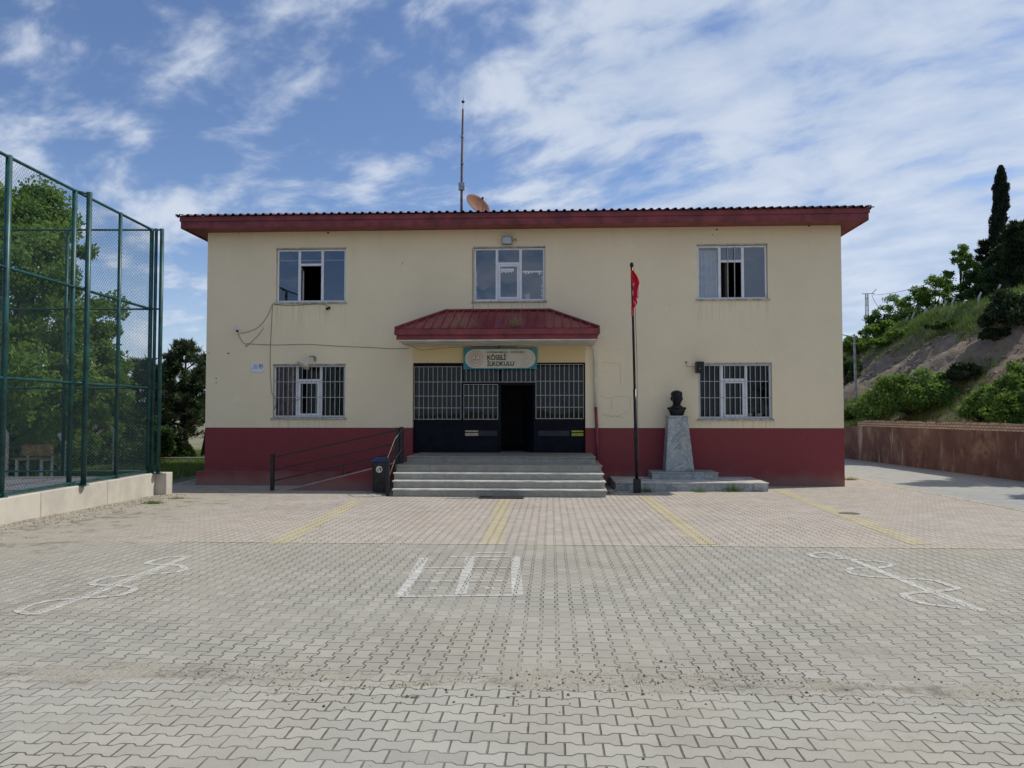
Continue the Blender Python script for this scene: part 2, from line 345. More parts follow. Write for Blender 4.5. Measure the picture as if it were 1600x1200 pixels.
# ------------------------------------------------------------------ mesh helpers
class MB:
    def __init__(s): s.v = []; s.f = []; s.mi = []
    def add(s, vs, fs, mi=0):
        o = len(s.v); s.v += [tuple(p) for p in vs]; s.f += [tuple(i+o for i in f) for f in fs]; s.mi += [mi]*len(fs); return s
    def quad(s, a, b, c, d, mi=0): return s.add([a, b, c, d], [(0, 1, 2, 3)], mi)
    def box(s, x0, x1, y0, y1, z0, z1, mi=0):
        if x0 > x1: x0, x1 = x1, x0
        if y0 > y1: y0, y1 = y1, y0
        if z0 > z1: z0, z1 = z1, z0
        v = [(x0,y0,z0),(x1,y0,z0),(x1,y1,z0),(x0,y1,z0),(x0,y0,z1),(x1,y0,z1),(x1,y1,z1),(x0,y1,z1)]
        return s.add(v, [(0,3,2,1),(4,5,6,7),(0,1,5,4),(1,2,6,5),(2,3,7,6),(3,0,4,7)], mi)
    def hexa(s, v, mi=0): return s.add(v, [(0,3,2,1),(4,5,6,7),(0,1,5,4),(1,2,6,5),(2,3,7,6),(3,0,4,7)], mi)
    def tube(s, pts, r, n=8, mi=0, cap=True):
        pts = [Vector(p) for p in pts]; R = r if isinstance(r, (list, tuple)) else [r]*len(pts)
        vs = []; ref = None
        for i, p in enumerate(pts):
            t = (pts[min(i+1, len(pts)-1)] - pts[max(i-1, 0)]).normalized()
            if ref is None: ref = Vector((0, 0, 1)) if abs(t.z) < .9 else Vector((1, 0, 0))
            a = t.cross(ref).normalized(); b = a.cross(t).normalized(); ref = b
            for k in range(n):
                q = 2*pi*(k+.5)/n; vs.append(p + a*cos(q)*R[i] + b*sin(q)*R[i])
        fs = []
        for i in range(len(pts)-1):
            for k in range(n):
                k2 = (k+1) % n; fs.append((i*n+k, i*n+k2, (i+1)*n+k2, (i+1)*n+k))
        if cap: fs.append(tuple(range(n-1, -1, -1))); fs.append(tuple(range((len(pts)-1)*n, len(pts)*n)))
        return s.add(vs, fs, mi)
    def lathe(s, prof, c=(0,0,0), n=20, mi=0, M4=None):   # prof: (r,z)
        vs = []
        for r, z in prof:
            for k in range(n):
                p = Vector((r*cos(2*pi*k/n), r*sin(2*pi*k/n), z))
                if M4: p = M4 @ p
                vs.append(p + Vector(c))
        fs = [(i*n+k, i*n+(k+1) % n, (i+1)*n+(k+1) % n, (i+1)*n+k) for i in range(len(prof)-1) for k in range(n)]
        return s.add(vs, fs, mi)
    def build(s, name, mats, parent=None, smooth=False, bevel=0, loc=None):
        me = bpy.data.meshes.new(name); me.from_pydata(s.v, [], s.f)
        for m in (mats if isinstance(mats, (list, tuple)) else [mats]): me.materials.append(m)
        me.polygons.foreach_set('material_index', s.mi)
        if smooth: me.polygons.foreach_set('use_smooth', [True]*len(s.f))
        me.update()
        bm = bmesh.new(); bm.from_mesh(me); bmesh.ops.recalc_face_normals(bm, faces=bm.faces)
        if bevel: 
            es = [e for e in bm.edges if len(e.link_faces) == 2 and e.calc_face_angle(0) > .6]
            bmesh.ops.bevel(bm, geom=es, offset=bevel, segments=1, affect='EDGES')
        bm.to_mesh(me); bm.free()
        o = bpy.data.objects.new(name, me); COL.objects.link(o)
        if parent: o.parent = parent; o.matrix_parent_inverse = Matrix.Translation(-parent.location)
        return o
def tag(o, label=None, cat=None, group=None, kind=None):
    for k, v in (('label', label), ('category', cat), ('group', group), ('kind', kind)):
        if v: o[k] = v
    return o
def thing(name, label, cat, loc=(0,0,0), group=None):
    o = bpy.data.objects.new(name, None); COL.objects.link(o); o.location = loc; o.empty_display_size = .2
    return tag(o, label, cat, group)
def struct(name, mb, m, label=None, **k):
    return tag(mb.build(name, m, **k), label or name.replace('_', ' '), None, kind='structure')

def rawmesh(name, V, n_per, mat_, shade=None, parent=None):
    """V: (N, n_per, 3) array of polygons"""
    N = V.shape[0]; me = bpy.data.meshes.new(name)
    me.vertices.add(N*n_per); me.vertices.foreach_set('co', V.reshape(-1).astype(np.float32))
    me.loops.add(N*n_per); me.loops.foreach_set('vertex_index', np.arange(N*n_per, dtype=np.int32))
    me.polygons.add(N); me.polygons.foreach_set('loop_start', np.arange(0, N*n_per, n_per, dtype=np.int32))
    me.polygons.foreach_set('loop_total', np.full(N, n_per, dtype=np.int32))
    me.update(calc_edges=True); me.materials.append(mat_)
    if shade is not None:
        a = me.attributes.new('shade', 'FLOAT', 'FACE'); a.data.foreach_set('value', shade.astype(np.float32))
    o = bpy.data.objects.new(name, me); COL.objects.link(o)
    if parent: o.parent = parent; o.matrix_parent_inverse = Matrix.Translation(-parent.location)
    return o
def leaves(P, size, aspect=.5, up=.3, dirs=None, spread=1.0):
    N = len(P); d = RNG.normal(size=(N, 3))
    if dirs is not None: d = dirs + d*spread
    d[:, 2] += up; d /= np.linalg.norm(d, axis=1)[:, None]
    r = RNG.normal(size=(N, 3)); w = np.cross(d, r); w /= np.linalg.norm(w, axis=1)[:, None]+1e-9
    s = size*(.6+.8*RNG.random(N))[:, None]
    a = P; b = P + d*s*.5 + w*s*aspect*.5; c = P + d*s; e = P + d*s*.5 - w*s*aspect*.5
    return np.stack([a, b, c, e], 1)
def blobpts(c, r, n, flat=.8, shell=.5):
    d = RNG.normal(size=(n, 3)); d /= np.linalg.norm(d, axis=1)[:, None]
    rr = (shell + (1-shell)*RNG.random(n))**1.0
    return np.array(c) + d*rr[:, None]*r*np.array([1, 1, flat])

def limb(mb, a, b, r0, r1, n=7, j=.12, segs=5):
    a, b = Vector(a), Vector(b); pts = []; L = (b-a).length
    for i in range(segs+1):
        t = i/segs; p = a.lerp(b, t)
        if 0 < i < segs: p += Vector((random.uniform(-j, j), random.uniform(-j, j), random.uniform(-j, j)))*L*.3
        pts.append(p)
    mb.tube(pts, [r0 + (r1-r0)*i/segs for i in range(segs+1)], n)
    return pts

def broad_tree(base, H, R, label, leafm, nb=60, per=330, ls=.16, cz=.55, trunk=.22, group=None, name='broadleaf_tree', low=.2, cat='tree', stem=True, br=(.13, .28)):
    base = Vector(base); t = thing(name, label, cat, base, group)
    mb = MB(); fork = base + Vector((random.uniform(-.2, .2), random.uniform(-.2, .2), H*low*1.1))
    limb(mb, base - Vector((0, 0, .2)), fork, trunk, trunk*.7, 9)
    cen = []
    for i in range(nb):
        a = random.uniform(0, 2*pi); h = low + (1-low)*((i+.5)/nb)
        prof = sin(pi*min(1, max(.03, (h-low*.6)/(1.03-low*.6)))**.8)**.6
        rr = R*prof*random.uniform(.35, 1.0)
        cen.append(Vector((base.x+cos(a)*rr, base.y+sin(a)*rr, base.z+H*h*random.uniform(.94, 1.0))))
    for c in cen[::3]:
        mid = fork.lerp(c, .5) + Vector((0, 0, .1*H*random.random()))
        mid.z = min(mid.z, c.z)
        limb(mb, fork.lerp(Vector((base.x, base.y, c.z)), .35), mid, trunk*.42, trunk*.2, 6); limb(mb, mid, c, trunk*.2, .015, 5)
    mb.build('trunk', M['bark'], t, smooth=True)
    P = []; S = []
    for c in cen:
        r = R*random.uniform(*br); n = int(per*random.uniform(.6, 1.3))
        p = blobpts(c, r, n, .75, .35); P.append(p)
        S.append(np.clip(random.choice((0, .05, .2, .45))+.65*RNG.random(n)*random.uniform(.4, 1.1), 0, 1))  # tone per clump imitates sunlit and deep parts of the crown
    P = np.concatenate(P); S = np.concatenate(S)
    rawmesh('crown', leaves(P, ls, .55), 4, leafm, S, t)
    return t
def pine_tree(base, H, R, label, m, tiers=12, per=70, name='pine_tree', group=None, lean=0, nl=.16, low=.22, trunk=.16, bark='darkbark'):
    base = Vector(base); t = thing(name, label, 'tree', base, group)
    mb = MB(); top = base + Vector((lean, 0, H)); limb(mb, base - Vector((0, 0, .2)), top, trunk, .02, 8, .03)
    P = []; D = []; S = []
    for i in range(tiers):
        h = low + (1-low)*i/tiers; rad = R*(1-h)**.65/(1-low)**.65*random.uniform(.8, 1.1) + .12
        for k in range(random.randint(6, 9)):
            a = random.uniform(0, 2*pi); rr = rad*random.uniform(.65, 1.1)
            s = base.lerp(top, h - .02); e = base.lerp(top, h) + Vector((cos(a)*rr, sin(a)*rr, rr*random.uniform(.05, .4)))
            limb(mb, s, e, .035+.03*(1-h), .01, 4, .1, 3)
            for q in range(6):
                c = s.lerp(e, .35 + .65*(q+.5)/6) + Vector((random.uniform(-.12, .12), random.uniform(-.12, .12), random.uniform(-.05, .12)))*max(.6, rr*.6)
                n = per//3
                P.append(np.array(c) + RNG.normal(size=(n, 3))*.05*max(1., rr*.7)); D.append(np.tile(np.array((e-s).normalized()) + np.array([0, 0, .5]), (n, 1)))
                S.append(np.clip(RNG.random(n)*random.uniform(.3, 1.1), 0, 1))
    mb.build('trunk', M[bark], t, smooth=True)
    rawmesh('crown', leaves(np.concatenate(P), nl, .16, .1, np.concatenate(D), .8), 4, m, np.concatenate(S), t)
    return t
def bush(base, W, H, label, m, n=9000, ls=.13, group=None, depth=None, name='bush', nb=26):
    base = Vector(base); t = thing(name, label, 'bush', base, group); D = depth or W
    mb = MB(); P = []; S = []
    for i in range(nb):
        a = random.uniform(0, 2*pi); q = sqrt(random.random()); x = cos(a)*q; y = sin(a)*q
        hz = H*sqrt(max(.05, 1-q*q))*random.uniform(.30, .95)
        c = Vector((base.x + x*W*.42, base.y + y*D*.42, base.z + hz))
        if i % 2 == 0: limb(mb, base + Vector((random.uniform(-.1, .1), random.uniform(-.1, .1), -.15)), c, .035, .01, 5)
        k = n//nb; r = min(W, H*1.6)*random.uniform(.07, .22)
        P.append(blobpts(c, r, k, .8, .4)); S.append(np.clip(.1+RNG.random(k)*random.uniform(.5, 1.1), 0, 1))
    mb.build('stem', M['bark'], t)
    P = np.concatenate(P); P[:, 2] = np.maximum(P[:, 2], base.z - .1)
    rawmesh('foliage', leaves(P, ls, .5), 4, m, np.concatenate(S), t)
    return t
def blades(P, h, w, lean=.4):
    N = len(P); d = RNG.normal(size=(N, 3))*lean; d[:, 2] = 1; d /= np.linalg.norm(d, axis=1)[:, None]
    a = RNG.random(N)*2*pi; W = np.stack([np.cos(a), np.sin(a), np.zeros(N)], 1)*w
    hh = (h*(.5+.8*RNG.random(N)))[:, None]
    return np.stack([P-W, P+W, P+d*hh], 1)
def tuft(name, label, base, r, h, n, m, cat='weed', group=None, lean=.5, w=.006):
    base = Vector(base); t = thing(name, label, cat, base, group)
    P = np.array(base) + np.stack([RNG.normal(size=n)*r*.45, RNG.normal(size=n)*r*.3, np.zeros(n)-.01], 1)
    o = rawmesh('blades', blades(P, h, w, lean), 3, m, RNG.random(n), t)
    return t

# ------------------------------------------------------------------ GROUND
def sheet(x0, x1, y0, y1, dz, nx=1):
    mb = MB(); ys = [y0] + ([Y0] if y0 < Y0 < y1 else []) + [y1]
    for a, b in zip(ys[:-1], ys[1:]):
        mb.quad((x0, a, zg(a)+dz), (x1, a, zg(a)+dz), (x1, b, zg(b)+dz), (x0, b, zg(b)+dz))
    return mb
gb = MB()
rows = [-900, -30, Y0, 60, 900]
for a, b in zip(rows[:-1], rows[1:]):
    za, zb = (zg(max(a, -30))-.05, zg(max(b, -30))-.05)
    gb.quad((-900, a, za), (900, a, za), (900, b, zb), (-900, b, zb))
struct('ground', gb, M['ground'], 'rough earth and grass around the school yard')
RX0, RX1 = onG(1600, 798), onG(1390, 758)
RE = RX0.x                                   # road edge
struct('courtyard_paving', sheet(-9.6, 30, SEAM, PINK, 0), M['pave_a'], 'grey interlocking block paving of the yard')
struct('near_paving', sheet(-30, 30, -28, SEAM, 0), M['pave_b'], 'grey block paving nearest the camera, laid crosswise')
struct('left_paving', sheet(-30, -9.6, SEAM, PINK, 0), M['pave_a'], 'grey block paving reaching left past the low wall')
pk = MB(); XLL = onY(323, 500, Y0).x
e1 = (RX0.x, RX0.y); 
def roadx(Y): return RX0.x + (RX1.x-RX0.x)*(Y-RX0.y)/(RX1.y-RX0.y)
for a, b, xa, xb in ((PINK, 19.0, -14, -14), (19.0, Y0, -11.2, -11.3), (Y0, 33.5, -11.3, -12), (33.5, 60, XLL, XLL)):
    pk.quad((xa, a, zg(a)), (roadx(a), a, zg(a)), (roadx(b), b, zg(b)), (xb, b, zg(b)))
struct('pink_paving', pk, M['pave_pink'], 'pinkish block paving in front of the school')
rd = MB()
for a, b in ((PINK, Y0), (Y0, 60)):
    rd.quad((roadx(a), a, zg(a)-.004), (40, a, zg(a)-.004), (40, b, zg(b)-.004), (roadx(b), b, zg(b)-.004))
struct('road', rd, M['pave_road'], 'grey road running past the right side of the school')
ek = MB()
for a, b in ((11.9, Y0), (Y0, 60)):
    ek.quad((roadx(a)-.09, a, zg(a)+.005), (roadx(a)+.03, a, zg(a)+.005), (roadx(b)+.03, b, zg(b)+.005), (roadx(b)-.09, b, zg(b)+.005))
struct('road_edging', ek, mat('edging', (.50, .44, .30), .9, .2, 6), 'pale edging strip between paving and road')
def strip(pts, w, name, m, label, dz=.003):
    """flat ribbon on the ground through world xy points"""
    mb = MB(); n = len(pts); W = w if isinstance(w, list) else [w]*n
    L = []; Rr = []
    for i, p in enumerate(pts):
        a = Vector(pts[max(0, i-1)][:2]); b = Vector(pts[min(n-1, i+1)][:2]); t = (b-a).normalized(); q = Vector((-t.y, t.x))*W[i]*.5
        P = Vector(p[:2]); L.append(P+q); Rr.append(P-q)
    for i in range(n-1):
        c = [Rr[i], Rr[i+1], L[i+1], L[i]]
        mb.quad(*[(v.x, v.y, zg(v.y)+dz) for v in c])
    return struct(name, mb, m, label)
for (p1, p2, lab) in (((560, 782), (432, 850), 'yellow paver line left of the steps'), ((788, 781), (768, 850), 'yellow paver line in front of the steps'),
                 ((1008, 776), (1104, 851), 'yellow paver line starting at the flagpole'), ((1212, 764), (1440, 851), 'yellow paver line beside the monument platform')):
    a, b = onG(*p1), onG(*p2)
    strip([(a.x, a.y), ((a.x+b.x)/2, (a.y+b.y)/2), (b.x, b.y)], .31, 'yellow_line', M['pave_yel'], lab)
a, b = onG(330, 846), onG(1600, 854)
strip([(-5.5, PINK+.08), (9.4, PINK+.08)], .13, 'border_line', M['pave_pale'], 'thin pale yellow row where pink paving meets grey', .0045)
# playground markings
P3 = lambda l: [tuple(onG(*p)[:2]) for p in l]
def smooth(pts, n=8):
    out = []
    q = [pts[0]] + pts + [pts[-1]]
    for i in range(1, len(q)-2):
        p0, p1, p2, p3 = [Vector(v) for v in q[i-1:i+3]]
        for k in range(n):
            t = k/n; out.append(tuple(.5*((2*p1) + (-p0+p2)*t + (2*p0-5*p1+4*p2-p3)*t*t + (-p0+3*p1-3*p2+p3)*t**3)))
    return out + [tuple(pts[-1])]
z5 = lambda l: [(x/5, 850+y/5) for x, y in l]
strip(P3(z5([(300, 540), (760, 375), (1150, 225), (1470, 100)])), .12, 'snake_marking_bar', M['paint'], 'straight white bar of the left playground snake', .003)
strip(smooth(P3(z5([(1500, 97), (1300, 108), (1150, 150), (1260, 163), (1400, 170), (1440, 195), (1370, 220), (1160, 238), (1000, 245), (800, 275), (715, 312), (800, 325), (960, 330), (1050, 350), (960, 395), (760, 418), (560, 428), (330, 455), (150, 515), (220, 545), (330, 545)]))), .085, 'snake_marking_curve', M['paint'], 'white winding curve of the left playground snake', .0045)
z5b = lambda l: [(1240+x/5, 840+y/5) for x, y in l]
strip(P3(z5b([(300, 125), (560, 215), (900, 350), (1180, 460), (1470, 575)])), .12, 'snake_marking_bar', M['paint'], 'straight white bar of the right playground snake', .003)
strip(smooth(P3(z5b([(310, 122), (200, 120), (125, 135), (190, 158), (350, 165), (560, 180), (720, 195), (770, 218), (640, 240), (480, 240), (430, 255), (480, 288), (650, 310), (860, 320), (1080, 335), (1200, 370), (1270, 400), (1080, 425), (920, 435), (860, 455), (950, 500), (1100, 530), (1300, 550)]))), .085, 'snake_marking_curve', M['paint'], 'white winding curve of the right playground snake', .0045)
zz = lambda l: [(600+x/6.154, 840+y/6.154) for x, y in l]
for nm, pts, w in (('left', [(165, 570), (385, 195)], .12), ('middle', [(735, 550), (830, 190)], .12), ('right', [(1283, 560), (1262, 188)], .12)):
    strip(P3(zz(pts)), w, 'hopscotch_bar', M['paint'], 'thick %s bar of the hopscotch marking' % nm, .003)
for i, pts in enumerate(([(105, 570), (1320, 556)], [(320, 422), (1200, 420)], [(390, 295), (1220, 290)], [(640, 186), (1295, 186)], [(890, 148), (1195, 148)])):
    strip(P3(zz(pts)), .07, 'hopscotch_line', M['paint'], ['nearest', 'second', 'third', 'fourth', 'farthest'][i] + ' thin cross line of the hopscotch marking', .0045)
for i, (x, y) in enumerate(((540, 345), (478, 487), (1035, 345), (1010, 487), (1040, 215))):
    strip(P3(zz([(x-45, y), (x+45, y)])), .09, 'hopscotch_number', M['paint'], 'worn number patch %s in the hopscotch' % ['in the left far box', 'in the left near box', 'in the right middle box', 'in the right near box', 'in the top box'][i], .003)

# loose grit along the seam and by the low wall
def pebbles(name, P, smin, smax, m, label):
    N = len(P); base = np.array([(1,0,0),(0,1,0),(-1,0,0),(0,-1,0),(0,0,.8),(0,0,-.6)], float)
    tri = [(0,1,4),(1,2,4),(2,3,4),(3,0,4),(1,0,5),(2,1,5),(3,2,5),(0,3,5)]
    out = []
    for p in P:
        s = smin + (smax-smin)*RNG.random()**3; B = base*s*(.6+.8*RNG.random((6, 3))); a = RNG.random()*6.28
        R = np.array([[cos(a), -sin(a), 0], [sin(a), cos(a), 0], [0, 0, 1]]); B = B@R.T + p
        out += [B[list(t)] for t in tri]
    o = rawmesh(name, np.array(out), 3, m); return tag(o, label, 'gravel', kind='stuff')
P = []
for i in range(4200):
    x = RNG.uniform(-6, 7.5); y = SEAM - .15 + RNG.normal()*.22 + .12*sin(x*1.7)
    if np.sin(x*2.3)+np.sin(x*.9+1) + RNG.normal()*.6 > -.2: P.append((x, y, zg(y)+.001))
pebbles('grit', P, .002, .014, M['stone'], 'dark grit scattered along the seam between the two paver directions')
P = [(RNG.uniform(-11, 11), y, zg(y)+.001) for y in RNG.uniform(3.3, 19, 500)]
pebbles('scattered_grit', P, .003, .012, M['stone'], 'small dark crumbs scattered over the whole yard')
FA = -9.05                                     # lateral of the fence line in the camera's level frame
def camxy(xc, d, z=0): return Vector((xc*cos(TH) - d*sin(TH), xc*sin(TH) + d*cos(TH), z))
P = []
for i in range(1900):
    d = RNG.uniform(10.5, 19.4); xc = FA + .25 + abs(RNG.normal())*.42
    v = camxy(xc, d); P.append((v.x, v.y, zg(v.y)+.004))
pebbles('rubble', P, .004, .030, M['stonel'], 'pale rubble and grit at the foot of the low concrete wall')

MP = []
for (px, py, n_, sp_) in ((625, 1072, 60, .035), (662, 1069, 50, .03), (642, 1090, 30, .02), (1010, 1066, 30, .03), (735, 1061, 25, .03), (1340, 1068, 40, .05), (560, 1075, 25, .03), (1180, 1063, 20, .02)):
    q_ = onG(px, py)
    for _ in range(n_): MP.append((q_.x+RNG.normal()*sp_*1.8, q_.y+RNG.normal()*sp_*.6, q_.z))
tag(rawmesh('joint_moss', blades(np.array(MP), .014, .004, .9), 3, M['grass'], RNG.random(len(MP))), 'tiny moss and grass sprouting from joints along the seam', 'moss', kind='stuff')
# ------------------------------------------------------------------ LOW WALL + FENCE
D1 = 19.15; WT = ZC - 1.50                     # fence corner depth, wall top height
wl = thing('low_concrete_wall', 'bare concrete low wall carrying the green fence', 'wall', camxy(FA, 12, 0))
mb = MB()
def cbox(mb, x0, x1, d0, d1, z0, z1, mi=0):
    c = [camxy(x0, d0, z0), camxy(x1, d0, z0), camxy(x1, d1, z0), camxy(x0, d1, z0), camxy(x0, d0, z1), camxy(x1, d0, z1), camxy(x1, d1, z1), camxy(x0, d1, z1)]
    return mb.hexa(c, mi)
js = [4.0, 8.0, 11.0, 14.6, 17.0, 19.25]
for a, b in zip(js[:-1], js[1:]): cbox(mb, FA-.15, FA+.14, a+.005, b-.005, -.3, WT)
mb.build('wall_section', M['lowwall'], wl, bevel=.012)
mb = MB(); cbox(mb, FA-.15, FA+.42, 19.26, 19.6, -.3, WT); mb.build('end_pier', M['lowwall'], wl, bevel=.012)
mb = MB(); cbox(mb, FA-14, FA-.16, 18.95, 19.35, -.3, WT-.1); mb.build('rear_kerb', M['kerb'], wl)
mb = MB(); cbox(mb, FA-20, FA-.16, 4, 18.94, 0, WT-.06)
struct('pitch_floor', mb, M['gravel'], 'dark gravel floor of the fenced sports pitch')

fn = thing('sports_fence', 'tall green steel fence with chain link around the pitch', 'fence', camxy(FA, 15, WT))
FT = 4.60                                      # top rail above the eye
zr = [WT+.05, ZC+.62, ZC+2.60, ZC+FT]
posts = [(FA, 9.2, .05), (FA, 11.4, .05), (FA, 13.66, .055), (FA-.02, 15.78, .05), (FA+.17, 15.98, .055), (FA, 17.6, .042), (FA, D1, .05), (FA+.10, D1+.02, .04), (FA+.24, D1+.03, .05)]
for xc, d, r in posts:
    b = camxy(xc, d); MB().tube([(b.x, b.y, WT-.02), (b.x, b.y, ZC+FT+.03)], r, 10).lathe([(r*2, WT), (r*2, WT+.012), (r, WT+.012)], (b.x, b.y, 0), 10).build('post', M['green'], fn, smooth=True)
for i, x in enumerate((FA-2.12, FA-4.3, FA-6.5, FA-8.7)):
    b = camxy(x, D1); MB().tube([(b.x, b.y, WT-.1), (b.x, b.y, ZC+FT)], .042, 10).build('post', M['green'], fn, smooth=True)
for i, z in enumerate(zr):
    a, b = camxy(FA, 4, z), camxy(FA, D1, z); MB().tube([a, b], .03 if i else .035, 8).build('rail', M['green'], fn, smooth=True)
    a, b = camxy(FA, D1, z-.004), camxy(FA-11, D1, z-.004); MB().tube([a, b], .026, 8).build('rail', M['green'], fn, smooth=True)
for z in zr:
    MB().tube([camxy(FA-.02, 15.78, z), camxy(FA+.17, 15.98, z)], .025, 8).build('link_rail', M['green'], fn, smooth=True)
    MB().tube([camxy(FA, D1, z), camxy(FA+.24, D1+.03, z)], .022, 8).build('link_rail', M['green'], fn, smooth=True)
def chain(p0, p1, z0, z1, sp=.085, r=.0022):
    L = (p1-p0).length; H = z1-z0; mb = MB(); t = (p1-p0)/L
    sl = 1.05
    n = int((L + H/sl)/sp)
    for k in range(n):
        for sgn in (1, -1):
            s0 = -H/sl + k*sp if sgn > 0 else k*sp
            # line s = s0 + sgn*h/sl, clip to 0..L
            h0, h1 = 0, H
            if sgn > 0:
                h0 = max(h0, (0-s0)*sl); h1 = min(h1, (L-s0)*sl)
            else:
                h0 = max(h0, (s0-L)*sl); h1 = min(h1, s0*sl)
            if h1-h0 < .03: continue
            A = p0 + t*(s0+sgn*h0/sl); B = p0 + t*(s0+sgn*h1/sl)
            mb.tube([(A.x, A.y, z0+h0), (B.x, B.y, z0+h1)], r, 3, cap=False)
    return mb
chain(camxy(FA-.03, 7.5), camxy(FA-.03, D1), WT+.03, ZC+FT).build('chain_link', M['wire'], fn)
chain(camxy(FA-.03, D1+.03), camxy(FA-10.5, D1+.03), WT+.03, ZC+FT).build('chain_link', M['wire'], fn)

# ------------------------------------------------------------------ SCHOOL BUILDING
XL, XR = onY(323, 500, Y0).x, onY(1316, 500, Y0).x
ZT = onY(800, 358, Y0).z; ZB = onY(800, 668.5, Y0).z; BD = 11.0
sb = thing('school_building', 'two storey cream school with maroon base and tiled roof edge', 'building', ((XL+XR)/2, Y0, 0))
WINS = [ # px0, px1, py0, py1, kind
    (432, 540, 388, 472, 'UL'), (740, 852, 386, 470, 'UM'), (1089, 1200, 382, 467, 'UR'), (427, 539, 569, 653, 'LL'), (1091, 1207, 567, 655, 'LR')]
ops = []
for (a, b, c, d, k) in WINS:
    p = onY(a, c, Y0); q = onY(b, d, Y0); ops.append((p.x, q.x, q.z, p.z))
dp, dq = onY(645, 567, Y0), onY(915, 712, Y0); ZL = .93
ops.append((dp.x, dq.x, ZL, dp.z))
T = .26
def wallgrid(z0, z1, m, name):
    xs = sorted({XL, XR, *[o[0] for o in ops], *[o[1] for o in ops]}); zs = sorted({z0, z1, *[z for o in ops for z in o[2:] if z0 < z < z1]})
    mb = MB()
    for a, b in zip(xs[:-1], xs[1:]):
        for c, d in zip(zs[:-1], zs[1:]):
            cx, cz = (a+b)/2, (c+d)/2
            if any(o[0] < cx < o[1] and o[2] < cz < o[3] for o in ops): continue
            mb.quad((a, Y0, c), (b, Y0, c), (b, Y0, d), (a, Y0, d))
            mb.quad((a, Y0+T, c), (b, Y0+T, c), (b, Y0+T, d), (a, Y0+T, d))
    for o in ops:
        c, d = max(o[2], z0), min(o[3], z1)
        if d <= c: continue
        for x in o[:2]: mb.quad((x, Y0, c), (x, Y0+T, c), (x, Y0+T, d), (x, Y0, d))
        if o[3] <= z1: mb.quad((o[0], Y0, d), (o[1], Y0, d), (o[1], Y0+T, d), (o[0], Y0+T, d))
        if o[2] >= z0: mb.quad((o[0], Y0, c), (o[1], Y0, c), (o[1], Y0+T, c), (o[0], Y0+T, c))
    # side and back walls
    mb.quad((XL, Y0, z0), (XL, Y0+BD, z0), (XL, Y0+BD, z1), (XL, Y0, z1)); mb.quad((XR, Y0, z0), (XR, Y0+BD, z0), (XR, Y0+BD, z1), (XR, Y0, z1))
    mb.quad((XL, Y0+BD, z0), (XR, Y0+BD, z0), (XR, Y0+BD, z1), (XL, Y0+BD, z1))
    return mb.build(name, m, sb)
wallgrid(ZB, ZT, M['cream'], 'wall')
wallgrid(-.3, ZB-.002, M['red'], 'base_wall')
mb = MB()   # base paint stands a hair proud at the paint line
mb.box(XL-.004, XR+.004, Y0-.012, Y0-.003, ZB-.004, ZB+.010)
mb.v = []; mb.f = []; mb.mi = []
# interior floors and partitions (dark rooms behind the glass)
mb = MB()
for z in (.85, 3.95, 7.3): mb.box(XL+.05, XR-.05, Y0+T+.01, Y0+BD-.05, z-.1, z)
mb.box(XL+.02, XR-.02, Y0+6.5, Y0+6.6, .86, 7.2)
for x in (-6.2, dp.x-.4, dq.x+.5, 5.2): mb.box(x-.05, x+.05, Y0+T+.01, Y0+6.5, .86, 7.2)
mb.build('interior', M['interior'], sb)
# projecting footing, left
lx = onY(305, 750, Y0-.65).x; lx2 = onY(545, 750, Y0-.3).x
MB().box(lx, lx2, Y0-.62, Y0-.002, -.1, .41).build('footing', M['red'], sb, bevel=.01)

# eaves
OV = .62; EX0, EX1 = onY(285, 350, Y0-OV).x, onY(1355, 344, Y0-OV).x; FH = .30
mb = MB(); mb.box(EX0, EX1, Y0-OV, Y0+BD+OV, ZT+.002, ZT+.05); mb.build('soffit', M['redmetal'], sb)
mb = MB()
mb.box(EX0-.03, EX1+.03, Y0-OV-.05, Y0-OV-.003, ZT-.03, ZT+FH); mb.box(EX0-.03, EX1+.03, Y0+BD+OV+.003, Y0+BD+OV+.05, ZT-.03, ZT+FH)
mb.box(EX0-.03, EX0-.003, Y0-OV, Y0+BD+OV, ZT-.03, ZT+FH); mb.box(EX1+.003, EX1+.03, Y0-OV, Y0+BD+OV, ZT-.03, ZT+FH)
mb.build('fascia', M['redmetal'], sb, bevel=.01)
mb = MB()   # gutter lip
mb.box(EX0-.05, EX1+.05, Y0-OV-.085, Y0-OV-.052, ZT+.17, ZT+FH+.02)
mb.build('gutter', M['redmetal'], sb, bevel=.008)
# hipped ribbed sheet roof
def ribbed(mb, a, b, up, per, hgt, edge, taper0, taper1, L):
    """ribbed slope: eave from a to b, running along 'up' for L; left/right hips cut at 45deg"""
    a, b, up = Vector(a), Vector(b), Vector(up); W = (b-a).length; t = (b-a)/W; n = t.cross(up).normalized()
    if n.z < 0: n = -n
    xs = []; x = 0
    while x < W: 
        xs += [(x, 0), (x+per*.42, 0), (x+per*.55, hgt), (x+per*.80, hgt), (x+per*.93, 0)]; x += per
    xs = [(min(x, W), h) for x, h in xs] + [(W, 0)]
    hl = Vector((up.x, up.y, 0)).length
    vs = []
    for x, h in xs:
        run = min(L, x/hl if taper0 else L, (W-x)/hl if taper1 else L); run = max(run, .001)
        p = a + t*x + n*h; q = p + up*run; vs += [p, q, p - n*edge]
    fs = []
    for i in range(len(xs)-1):
        j = 3*i; fs += [(j, j+3, j+4, j+1), (j+2, j+5, j+3, j)]
    mb.add(vs, fs)
SLP = radians(11); ez = ZT+FH+.03; ex0, ex1, ey0, ey1 = EX0-.14, EX1+.14, Y0-OV-.16, Y0+BD+OV+.16
half = (ey1-ey0)/2; Lr = half/cos(SLP)
mb = MB()
